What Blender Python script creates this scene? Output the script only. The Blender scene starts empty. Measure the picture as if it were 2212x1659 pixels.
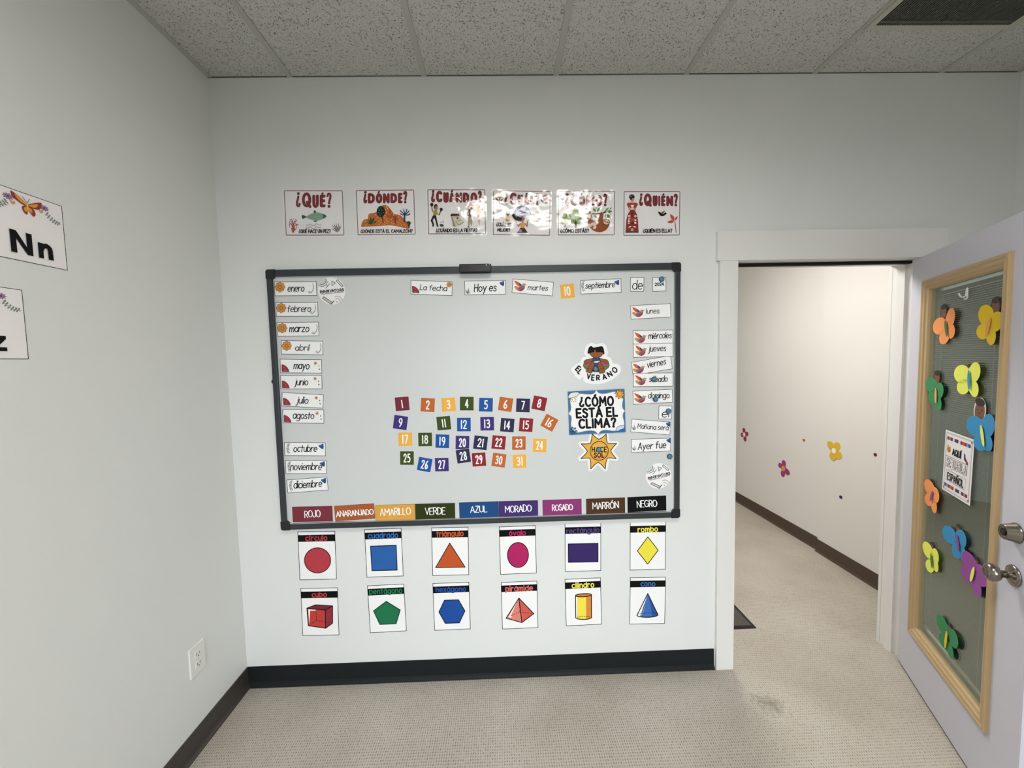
import bpy, bmesh, math, random
from mathutils import Vector, Matrix
random.seed(7)
S = bpy.context.scene
COL = S.collection
PI = math.pi

# ------------------------------------------------------------------ camera, world, exposure
cam_d = bpy.data.cameras.new('camera')
cam = bpy.data.objects.new('camera', cam_d)
COL.objects.link(cam)
cam.location = (0.6309, -1.8707, 1.5970)
cam.rotation_mode = 'XYZ'
cam.rotation_euler = (math.radians(86.5199), math.radians(1.3005), math.radians(-1.3059))
cam_d.sensor_fit = 'HORIZONTAL'
cam_d.sensor_width = 36.0
cam_d.lens = 36.0 * 835.21 / 2212.0
cam_d.shift_x = 2.13 / 2212.0
cam_d.shift_y = -0.22 / 2212.0
cam_d.clip_start = 0.02
S.camera = cam

W = bpy.data.worlds.new('world')
S.world = W
W.use_nodes = True
W.node_tree.nodes['Background'].inputs[0].default_value = (0.6, 0.7, 0.85, 1)
W.node_tree.nodes['Background'].inputs[1].default_value = 0.3
S.view_settings.view_transform = 'Standard'
S.view_settings.look = 'None'
S.view_settings.exposure = 0.0
S.view_settings.gamma = 1.0
S.view_settings.use_curve_mapping = False
S.cycles.max_bounces = 10
S.cycles.diffuse_bounces = 6
S.cycles.glossy_bounces = 4
S.cycles.transparent_max_bounces = 12
S.cycles.use_denoising = True

XL, XR, YB, H = -0.6775, 3.133, -4.4, 2.9137       # the room: left, right and rear walls, ceiling
HALL_X, HALL_Y, HALL_H = 3.155, 3.6, 2.62           # the hall behind the doorway
TROFFER = 14.5
FILL_W = 34.0
HALL_E = 45.0


def area(name, loc, rot, sx, sy, power, color):
    l = bpy.data.lights.new(name, 'AREA')
    l.shape = 'RECTANGLE'
    l.size, l.size_y, l.energy, l.color = sx, sy, power, color
    o = bpy.data.objects.new(name, l)
    COL.objects.link(o)
    o.location, o.rotation_euler = loc, rot
    return o


# added cool fill light, tilted down, set in an unseen rear window
wl = area('rear_fill_light', (0.9, YB - 0.02, 1.45), (math.radians(63), 0, 0), 2.5, 1.5, FILL_W, (0.86, 0.93, 1.0))
wl.data.spread = math.radians(88)


# ------------------------------------------------------------------ materials
def lin(h):
    h = h.lstrip('#')
    return [((c / 12.92) if c <= .04045 else ((c + .055) / 1.055) ** 2.4) for c in (int(h[i:i + 2], 16) / 255 for i in (0, 2, 4))]


MC = {}


def mat(h, rough=.5, kind='', k=1.0, metal=0.0, spec=.5):
    key = (h, rough, kind, k, metal, spec)
    if key in MC:
        return MC[key]
    m = bpy.data.materials.new('paint_%s_%s' % (h.lstrip('#'), kind or 'plain'))
    m.use_nodes = True
    nt = m.node_tree
    b = nt.nodes['Principled BSDF']
    c = [min(.92, v * k) for v in lin(h)]
    b.inputs['Base Color'].default_value = (*c, 1)
    b.inputs['Roughness'].default_value = rough
    b.inputs['Metallic'].default_value = metal
    b.inputs['Specular IOR Level'].default_value = spec
    if kind:
        geo = nt.nodes.new('ShaderNodeNewGeometry')
        n = nt.nodes.new('ShaderNodeTexNoise')
        bp = nt.nodes.new('ShaderNodeBump')
        nt.links.new(geo.outputs['Position'], n.inputs['Vector'])
        sc, st, di = dict(lam=(6, .34, .03), card=(22, .12, .004), wall=(330, .12, .002), wood=(40, .1, .002), paper=(60, .1, .001))[kind]
        n.inputs['Scale'].default_value = sc
        n.inputs['Detail'].default_value = 3
        bp.inputs['Strength'].default_value = st
        bp.inputs['Distance'].default_value = di
        nt.links.new(n.outputs['Fac'], bp.inputs['Height'])
        nt.links.new(bp.outputs['Normal'], b.inputs['Normal'])
    MC[key] = m
    return m


K = 1.22                                             # print colours read off a white sheet that photographs at about 0.76


def ink(h, kind='card'):
    if kind == 'lam':
        return mat(h, .08, 'lam', K, spec=.65)
    return mat(h, .5, 'card', K, spec=.12)


WALL = mat('#e2e4e2', .62, 'wall')
TRIMW = mat('#e6e5e3', .42)
RUBBER = mat('#403a36', .42)
BLACK = mat('#0a0a0b', .35)


def nodes_of(m):
    return m.node_tree.nodes, m.node_tree.links


def carpet_mat():
    m = bpy.data.materials.new('woven_carpet')
    m.use_nodes = True
    N, L = nodes_of(m)
    b = N['Principled BSDF']
    b.inputs['Roughness'].default_value = .95
    b.inputs['Specular IOR Level'].default_value = .1
    geo = N.new('ShaderNodeNewGeometry')
    sp = N.new('ShaderNodeSeparateXYZ')
    L.new(geo.outputs['Position'], sp.inputs[0])

    def M(op, a, b_=None, clamp=False):
        n = N.new('ShaderNodeMath')
        n.operation = op
        n.use_clamp = clamp
        for i, v in enumerate((a, b_)):
            if v is None:
                continue
            if isinstance(v, (int, float)):
                n.inputs[i].default_value = v
            else:
                L.new(v, n.inputs[i])
        return n.outputs[0]
    wob = N.new('ShaderNodeTexNoise')
    wob.inputs['Scale'].default_value = 45
    L.new(geo.outputs['Position'], wob.inputs['Vector'])
    w = M('MULTIPLY', M('SUBTRACT', wob.outputs['Fac'], .5), .5)
    gx = M('ADD', M('MULTIPLY', sp.outputs['X'], 1 / .0098), w)
    gy = M('ADD', M('MULTIPLY', sp.outputs['Y'], 1 / .0122), w)
    fx, fy = M('SUBTRACT', M('FRACT', gx), .5), M('SUBTRACT', M('FRACT', gy), .5)
    d = M('SQRT', M('ADD', M('MULTIPLY', M('MULTIPLY', fx, fx), 1.5), M('MULTIPLY', fy, fy)))
    dot = M('SUBTRACT', 1.0, M('DIVIDE', d, .42), True)
    cv = N.new('ShaderNodeCombineXYZ')
    L.new(M('FLOOR', gx), cv.inputs[0])
    L.new(M('FLOOR', gy), cv.inputs[1])
    wn = N.new('ShaderNodeTexWhiteNoise')
    wn.noise_dimensions = '2D'
    L.new(cv.outputs[0], wn.inputs['Vector'])
    amt = M('MULTIPLY', dot, M('ADD', M('MULTIPLY', wn.outputs['Value'], .75), .27))
    big = N.new('ShaderNodeTexNoise')
    big.inputs['Scale'].default_value = 2.2
    big.inputs['Detail'].default_value = 4
    L.new(geo.outputs['Position'], big.inputs['Vector'])
    r = N.new('ShaderNodeValToRGB')
    r.color_ramp.elements[0].position, r.color_ramp.elements[1].position = .35, .65
    r.color_ramp.elements[0].color = (*lin('#b1a99d'), 1)
    r.color_ramp.elements[1].color = (*lin('#bfb8ad'), 1)
    L.new(big.outputs['Fac'], r.inputs[0])
    # small worn stains of their own shape
    stain = None
    for (x, y, rr) in ((1.823, -.225, .07), (1.79, -.20, .04), (1.45, -.62, .05)):
        v = N.new('ShaderNodeVectorMath')
        v.operation = 'DISTANCE'
        L.new(geo.outputs['Position'], v.inputs[0])
        v.inputs[1].default_value = (x, y, 0)
        s = M('MULTIPLY', M('SUBTRACT', 1.0, M('DIVIDE', M('ADD', v.outputs['Value'], M('MULTIPLY', w, .25)), rr), True), .55)
        stain = s if stain is None else M('MAXIMUM', stain, s)
    mx = N.new('ShaderNodeMix')
    mx.data_type = 'RGBA'
    L.new(amt, mx.inputs[0])
    L.new(r.outputs[0], mx.inputs[6])
    mx.inputs[7].default_value = (*lin('#676055'), 1)
    mx2 = N.new('ShaderNodeMix')
    mx2.data_type = 'RGBA'
    L.new(stain, mx2.inputs[0])
    L.new(mx.outputs[2], mx2.inputs[6])
    mx2.inputs[7].default_value = (*lin('#6a6255'), 1)
    L.new(mx2.outputs[2], b.inputs['Base Color'])
    bp = N.new('ShaderNodeBump')
    bp.inputs['Strength'].default_value = .5
    bp.inputs['Distance'].default_value = .003
    L.new(M('SUBTRACT', 1.0, dot), bp.inputs['Height'])
    L.new(bp.outputs['Normal'], b.inputs['Normal'])
    return m


def ceiling_mat():
    m = bpy.data.materials.new('fissured_ceiling_tile')
    m.use_nodes = True
    N, L = nodes_of(m)
    b = N['Principled BSDF']
    b.inputs['Roughness'].default_value = .9
    b.inputs['Specular IOR Level'].default_value = .1
    geo = N.new('ShaderNodeNewGeometry')

    def noise(scale, detail, dist):
        n = N.new('ShaderNodeTexNoise')
        n.inputs['Scale'].default_value = scale
        n.inputs['Detail'].default_value = detail
        n.inputs['Distortion'].default_value = dist
        L.new(geo.outputs['Position'], n.inputs['Vector'])
        return n.outputs['Fac']

    def M(op, a, b_=None, clamp=False):
        n = N.new('ShaderNodeMath')
        n.operation = op
        n.use_clamp = clamp
        for i, v in enumerate((a, b_)):
            if v is None:
                continue
            if isinstance(v, (int, float)):
                n.inputs[i].default_value = v
            else:
                L.new(v, n.inputs[i])
        return n.outputs[0]
    ridge = M('ABSOLUTE', M('SUBTRACT', noise(58, 2, 1.2), .5))
    worm = M('SUBTRACT', 1.0, M('DIVIDE', ridge, .026), True)
    cut = M('MULTIPLY', M('SUBTRACT', noise(110, 1, 0), .49), 11, True)
    pit = M('MULTIPLY', M('SUBTRACT', noise(170, 2, .5), .62), 12, True)
    f = M('MAXIMUM', M('MULTIPLY', worm, cut), pit)
    mx = N.new('ShaderNodeMix')
    mx.data_type = 'RGBA'
    L.new(f, mx.inputs[0])
    mx.inputs[6].default_value = (*lin('#c8c8c4'), 1)
    mx.inputs[7].default_value = (*lin('#615e57'), 1)
    L.new(mx.outputs[2], b.inputs['Base Color'])
    bp = N.new('ShaderNodeBump')
    bp.inputs['Strength'].default_value = .5
    bp.inputs['Distance'].default_value = .004
    L.new(M('SUBTRACT', 1.0, f), bp.inputs['Height'])
    L.new(bp.outputs['Normal'], b.inputs['Normal'])
    return m


def glow_mat(name, color, strength):
    m = bpy.data.materials.new(name)
    m.use_nodes = True
    b = m.node_tree.nodes['Principled BSDF']
    b.inputs['Base Color'].default_value = (.8, .8, .8, 1)
    b.inputs['Emission Color'].default_value = (*color, 1)
    b.inputs['Emission Strength'].default_value = strength
    return m


def glass_mat():
    m = bpy.data.materials.new('tinted_glass')
    m.use_nodes = True
    N, L = nodes_of(m)
    N.remove(N['Principled BSDF'])
    t = N.new('ShaderNodeBsdfTransparent')
    t.inputs[0].default_value = (.935, .968, .945, 1)
    g = N.new('ShaderNodeBsdfGlossy')
    g.inputs['Roughness'].default_value = .02
    g.inputs['Color'].default_value = (.9, .95, .92, 1)
    fr = N.new('ShaderNodeFresnel')
    ge = N.new('ShaderNodeNewGeometry')                  # leaving the pane reflects like entering it
    mr = N.new('ShaderNodeMapRange')
    mr.inputs['To Min'].default_value = 1.5
    mr.inputs['To Max'].default_value = 1 / 1.5
    L.new(ge.outputs['Backfacing'], mr.inputs['Value'])
    L.new(mr.outputs[0], fr.inputs[0])
    mx = N.new('ShaderNodeMixShader')
    L.new(fr.outputs[0], mx.inputs[0])
    L.new(t.outputs[0], mx.inputs[1])
    L.new(g.outputs[0], mx.inputs[2])
    L.new(mx.outputs[0], N['Material Output'].inputs[0])
    return m


# ------------------------------------------------------------------ objects
def tag(o, label=None, cat=None, group=None, kind=None):
    for k_, v in (('label', label), ('category', cat), ('group', group), ('kind', kind)):
        if v:
            o[k_] = v
    return o


def empty(name, loc=(0, 0, 0), rot=(0, 0, 0), parent=None):
    o = bpy.data.objects.new(name, None)
    o.empty_display_size = .05
    COL.objects.link(o)
    o.location, o.rotation_euler = loc, rot
    if parent:
        o.parent = parent
    return o


def link(name, bm, mats, parent=None, smooth=False):
    me = bpy.data.meshes.new(name)
    bm.to_mesh(me)
    bm.free()
    for m in (mats if isinstance(mats, (list, tuple)) else [mats]):
        me.materials.append(m)
    if smooth:
        for p in me.polygons:
            p.use_smooth = True
    o = bpy.data.objects.new(name, me)
    COL.objects.link(o)
    if parent:
        o.parent = parent
    return o


def bx(bm, x0, x1, y0, y1, z0, z1, mi=0, bev=0):
    r = bmesh.ops.create_cube(bm, size=1)
    vs = r['verts']
    for v in vs:
        v.co = ((x0 + x1) / 2 + v.co.x * (x1 - x0), (y0 + y1) / 2 + v.co.y * (y1 - y0), (z0 + z1) / 2 + v.co.z * (z1 - z0))
    fs = {f for v in vs for f in v.link_faces}
    for f in fs:
        f.material_index = mi
    if bev:
        es = list({e for v in vs for e in v.link_edges})
        bmesh.ops.bevel(bm, geom=es, offset=bev, segments=2, affect='EDGES', profile=.6)


def box(name, x0, x1, y0, y1, z0, z1, m, parent=None, bev=0):
    bm = bmesh.new()
    bx(bm, x0, x1, y0, y1, z0, z1, 0, bev)
    return link(name, bm, m, parent)


def struct(name, *a, **k):
    o = box(name, *a, **k)
    o['kind'] = 'structure'
    return o


def lathe(bm, prof, axis, org, n=32, mi=0):
    """profile (distance along axis, radius) turned round a coordinate axis through org; axis is '-y', 'x', ..."""
    s = -1 if axis[0] == '-' else 1
    ax = axis[-1]
    rings = []
    for (t, r) in prof:
        ring = []
        for i in range(n):
            a = 2 * PI * i / n
            u, v = r * math.cos(a), r * math.sin(a)
            p = {'x': (s * t, u, v), 'y': (u, s * t, v), 'z': (u, v, s * t)}[ax]
            ring.append(bm.verts.new((org[0] + p[0], org[1] + p[1], org[2] + p[2])))
        rings.append(ring)
    for a, b in zip(rings, rings[1:]):
        for i in range(n):
            f = bm.faces.new((a[i], a[(i + 1) % n], b[(i + 1) % n], b[i]))
            f.material_index = mi
    for ring in (rings[0], rings[-1]):
        if (ring[0].co - ring[n // 2].co).length > 1e-5:
            bm.faces.new(ring).material_index = mi
    bmesh.ops.recalc_face_normals(bm, faces=bm.faces)


def sweep_x(bm, prof, p0, p1):
    """profile (out, up) extruded from p0 to p1 in the floor plane; out points to the left of the run"""
    d = Vector((p1[0] - p0[0], p1[1] - p0[1], 0)).normalized()
    nrm = Vector((-d.y, d.x, 0))
    rows = []
    for p in (p0, p1):
        rows.append([bm.verts.new(Vector((p[0], p[1], 0)) + nrm * a + Vector((0, 0, b))) for a, b in prof])
    n = len(prof)
    for i in range(n):
        bm.faces.new((rows[0][i], rows[0][(i + 1) % n], rows[1][(i + 1) % n], rows[1][i]))
    bm.faces.new(rows[0])
    bm.faces.new(rows[1])
    bmesh.ops.recalc_face_normals(bm, faces=bm.faces)


# ------------------------------------------------------------------ the room
DX0, DX1, DZ = 1.7695, 2.672, 2.048                   # clear doorway
WT = .125                                             # thickness of the back wall
bm = bmesh.new()
bx(bm, XL - .1, HALL_X + .3, YB - .1, HALL_Y + .1, -.06, 0)
fl = link('floor', bm, carpet_mat())
fl['kind'] = 'structure'

bm = bmesh.new()
bx(bm, XL - .1, DX0 - .005, 0, WT, 0, H + .02)
bx(bm, DX1 + .0185, XR + .02, 0, WT, 0, H + .02)
bx(bm, DX0 - .005, DX1 + .0185, 0, WT, DZ + .0125, H + .02)
wb = link('wall_back', bm, WALL)
wb['kind'] = 'structure'
struct('wall_left', XL - .1, XL, YB, 0, 0, H + .02, WALL)
struct('wall_right', XR, XR + .1, YB, 0, 0, H + .02, WALL)
bm = bmesh.new()
bx(bm, XL - .1, -.35, YB - .1, YB, 0, H + .02)
bx(bm, 2.15, XR + .1, YB - .1, YB, 0, H + .02)
bx(bm, -.35, 2.15, YB - .1, YB, 0, .7)
bx(bm, -.35, 2.15, YB - .1, YB, 2.2, H + .02)
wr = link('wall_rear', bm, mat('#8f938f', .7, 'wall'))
wr['kind'] = 'structure'
bm = bmesh.new()
for a in ((-.35, -.30, .7, 2.2), (2.10, 2.15, .7, 2.2), (.88, .92, .7, 2.2), (-.35, 2.15, .7, .75), (-.35, 2.15, 2.15, 2.2)):
    bx(bm, a[0], a[1], YB - .09, YB - .03, a[2], a[3])
wf = link('added_window', bm, TRIMW)  # frame of the unseen window added to hold the rear fill light
wf['kind'] = 'structure'
TX0, TX1 = .314, 1.51
TROFF = [(-1.92, -1.32), (-3.95, -3.35)]
bm = bmesh.new()
bx(bm, XL - .1, TX0, YB - .1, 0, H, H + .05)
bx(bm, TX1, XR + .1, YB - .1, 0, H, H + .05)
for a, b in ((YB - .1, -3.95), (-3.35, -1.92), (-1.32, 0)):
    bx(bm, TX0, TX1, a, b, H, H + .05)
ce = link('ceiling', bm, ceiling_mat())
ce['kind'] = 'structure'

# T-bars of the ceiling grid
bm = bmesh.new()
GRID = mat('#b2b3ad', .5)
bars = [-.307 + .6096 * i for i in range(6)]
for x in bars:
    for a, b in (((YB, -3.962), (-3.338, -1.932), (-1.308, 0)) if .4 < x < 1.4 else ((YB, 0),)):
        bx(bm, x - .012, x + .012, a, b, H - .004, H + .002)
for y in (-1.294, -1.946, -3.324, -3.976):
    bx(bm, XL, XR, y - .012, y + .012, H - .0045, H + .002)
bx(bm, XL, XL + .022, YB, -.004, H - .0031, H + .002)
bx(bm, XR - .022, XR, YB, 0, H - .003, H + .002)
tg = link('trim_1', bm, GRID)
tg['kind'] = 'structure'
struct('shadow_strip', XL, XR, -.0035, 0, H - .0028, H + .002, mat('#5c5c56', .7))          # dark strip drawn as the shadow gap at the back wall

# rubber cove base: a straight face with a flared toe
cove = [(0, 0), (.017, 0), (.016, .004), (.008, .012), (.005, .022), (.004, .1), (0, .1016)]
bm = bmesh.new()
sweep_x(bm, cove, (1.677, 0), (XL, 0))
o = link('baseboard_back', bm, mat('#191e20', .5, spec=.22))
o['kind'] = 'structure'
bm = bmesh.new()
sweep_x(bm, cove, (XL, 0), (XL, YB))
o = link('baseboard_left', bm, RUBBER)
o['kind'] = 'structure'
bm = bmesh.new()
sweep_x(bm, cove, (XR, YB), (XR, 0))
o = link('baseboard_right', bm, RUBBER)
o['kind'] = 'structure'

# door casing and jambs
CY = -.019
o = struct('trim_2', 1.682, DX0, CY, 0, 0, DZ, TRIMW, bev=.0015)
o = struct('trim_3', 1.668, 2.79, CY - .003, 0, DZ, 2.187, TRIMW, bev=.0015)
o = struct('trim_4', 2.680, 2.77, CY, 0, 0, DZ, TRIMW, bev=.0015)
bm = bmesh.new()
bx(bm, DX0 - .004, DX0, -.001, WT + .001, 0, DZ)
bx(bm, DX0, DX0 + .012, .052, .09, 0, DZ - .012)
o = link('trim_5', bm, TRIMW)
o['kind'] = 'structure'
bm = bmesh.new()
bx(bm, 2.672, 2.690, .0, WT + .001, 0, DZ + .01)
bx(bm, 2.660, 2.672, .052, .09, 0, DZ - .012)
o = link('trim_6', bm, TRIMW)
o['kind'] = 'structure'
bm = bmesh.new()
bx(bm, DX0, DX1, -.001, WT + .001, DZ - .002, DZ + .012)
bx(bm, DX0, DX1, .052, .09, DZ - .014, DZ)
o = link('trim_7', bm, TRIMW)
o['kind'] = 'structure'
struct('trim_8', DX0, DX1, .030, .053, DZ - .016, DZ - .002, mat('#050505', .8))       # black weatherseal at the stop
# casing on the hall side
o = struct('trim_10', 2.672, 2.76, WT, WT + .018, 0, DZ, TRIMW)
o = struct('trim_11', 1.68, 2.79, WT, WT + .02, DZ, 2.187, TRIMW)

# the hall
HALLW = mat('#e0deda', .6, 'wall')
bm = bmesh.new()
bx(bm, HALL_X + .010, HALL_X + .2, 1.117, HALL_Y + .1, 0, HALL_H)
bx(bm, HALL_X - .012, HALL_X + .2, WT, 1.117, 0, HALL_H)
for v_ in bm.verts:                                   # the near stretch stands a little askew
    if abs(v_.co.x - (HALL_X - .012)) < 1e-5 and v_.co.y < .5:
        v_.co.x -= .028
o = link('wall_hall', bm, HALLW)
o['kind'] = 'structure'
struct('wall_far', .2, HALL_X + .3, HALL_Y, HALL_Y + .1, 0, HALL_H, HALLW)
struct('wall_hall_left', .1, .2, WT, HALL_Y, 0, HALL_H, HALLW)
o = box('ceiling_hall', .1, HALL_X + .3, WT, HALL_Y + .1, HALL_H, HALL_H + .05, HALLW)
o['kind'] = 'structure'
bm = bmesh.new()
HB = mat('#4a3b30', .42)
sweep_x(bm, cove, (HALL_X + .010, 1.117), (HALL_X + .010, HALL_Y))
sweep_x(bm, cove, (HALL_X - .040, WT), (HALL_X - .012, 1.121))
bx(bm, HALL_X - .017, HALL_X + .012, 1.115, 1.122, 0, .1016)
o = link('baseboard_hall', bm, HB)
o['kind'] = 'structure'
HALL_LAMP = empty('ceiling_light', (1.95, .92, HALL_H - .03))
tag(HALL_LAMP, 'round warm ceiling light in the hall beyond the doorway', 'ceiling light')
bm = bmesh.new()
lathe(bm, [(0, .29), (.01, .29), (.03, .27), (.03, 0)], 'z', (0, 0, 0))
link('base', bm, TRIMW, HALL_LAMP)
bm = bmesh.new()
lathe(bm, [(0, .28), (.02, .265), (.04, .2), (.05, .1), (.052, 0)], '-z', (0, 0, 0))
link('diffuser', bm, glow_mat('warm_lamp', (1, .965, .915), HALL_E), HALL_LAMP, True)

# recessed ceiling lights over and behind the viewpoint
def troffer(x0, x1, y0, y1, label, e):
    t = empty('recessed_light', ((x0 + x1) / 2, (y0 + y1) / 2, H))
    tag(t, label, 'ceiling light')
    hx, hy = (x1 - x0) / 2, (y1 - y0) / 2
    bm = bmesh.new()
    for a in ((-hx, hx, -hy, -hy + .012), (-hx, hx, hy - .012, hy), (-hx, -hx + .012, -hy + .012, hy - .012), (hx - .012, hx, -hy + .012, hy - .012)):
        bx(bm, a[0], a[1], a[2], a[3], -.006, .135)
    link('frame', bm, TRIMW, t)
    box('diffuser', -hx + .012, hx - .012, -hy + .012, hy - .012, RECESS, RECESS + .01, glow_mat('troffer_glow', (1.0, .975, .92), e), t)


RECESS = .12
troffer(.314, 1.51, -1.92, -1.32, 'long recessed ceiling light above the viewpoint, nearest the whiteboard', TROFFER)
troffer(.314, 1.51, -3.95, -3.35, 'long recessed ceiling light farther back, near the rear wall', TROFFER)

# ceiling vent
v = empty('ceiling_vent', (2.436, -.565, H))
tag(v, 'square return air vent with a dark louvred grille in the ceiling', 'vent')
bm = bmesh.new()
for a in ((-.30, .30, .295, .318), (-.30, .30, -.318, -.295), (-.30, -.277, -.295, .295), (.277, .30, -.295, .295)):
    bx(bm, a[0], a[1], a[2], a[3], -.010, .0)
link('frame', bm, mat('#b9b9aa', .5), v)
box('backing', -.28, .28, -.297, .297, -.002, -.0005, mat('#141412', .8), v)
bm = bmesh.new()
for i in range(56):
    x = -.277 + .554 * i / 55
    bx(bm, x - .0028, x + .0028, -.295, .295, -.009, -.002)
for y in (-.286, .280):
    bx(bm, -.277, .277, y - .006, y + .006, -.0095, -.0088)
link('grille', bm, mat('#50504b', .5), v)

# outlet on the left wall
o = empty('wall_outlet', (XL, -.2965, .3825), (0, 0, PI / 2))
tag(o, 'white duplex power outlet low on the left wall near the corner', 'outlet')
PLATE = mat('#e9e8e4', .35)
box('cover_plate', -.039, .039, -.007, 0, -.063, .063, PLATE, o, bev=.002)
for z in (.021, -.021):
    bm = bmesh.new()
    bx(bm, -.016, .016, -.0095, -.006, z - .0135, z + .0135, 0, .002)
    r = link('receptacle', bm, PLATE, o)
    bm = bmesh.new()
    bx(bm, -.008, -.0058, -.0098, -.009, z - .002, z + .008)
    bx(bm, .0054, .0076, -.0098, -.009, z - .001, z + .007)
    bx(bm, -.0022, .0022, -.0098, -.009, z - .0095, z - .005)
    link('slot', bm, BLACK, r)
bm = bmesh.new()
lathe(bm, [(0, .003), (.0012, .003), (.0015, 0)], '-y', (0, -.007, 0), 12)
link('screw', bm, mat('#c8c8c4', .3), o)

# dark door mat in the hall
m_ = empty('door_mat', (0, 0, 0))
tag(m_, 'dark grey ribbed door mat on the hall carpet, just past the doorway', 'mat')
bm = bmesh.new()
bx(bm, 1.30, 2.06, .285, 1.42, .002, .010, 0, .003)
link('pile', bm, mat('#4d4a45', .95, 'paper'), m_)
bm = bmesh.new()
for a in ((1.28, 2.078, .267, .285), (1.28, 2.078, 1.42, 1.438), (1.28, 1.30, .285, 1.42), (2.06, 2.078, .285, 1.42)):
    bx(bm, a[0], a[1], a[2], a[3], .0005, .006)
link('rubber_edge', bm, BLACK, m_)


# ------------------------------------------------------------------ lettering: single-stroke letters
def E_(cx, cy, rx, ry, a0=0, a1=360):
    n = max(6, int(abs(a1 - a0) / 18))
    return ('L', [(cx + rx * math.cos(math.radians(a0 + (a1 - a0) * i / n)), cy + ry * math.sin(math.radians(a0 + (a1 - a0) * i / n))) for i in range(n + 1)])


def L_(*v):
    return ('L', [(v[i], v[i + 1]) for i in range(0, len(v), 2)])


def S_(*v):
    return ('S', [(v[i], v[i + 1]) for i in range(0, len(v), 2)])


def D_(x, y):
    return ('D', [(x, y)])


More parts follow.
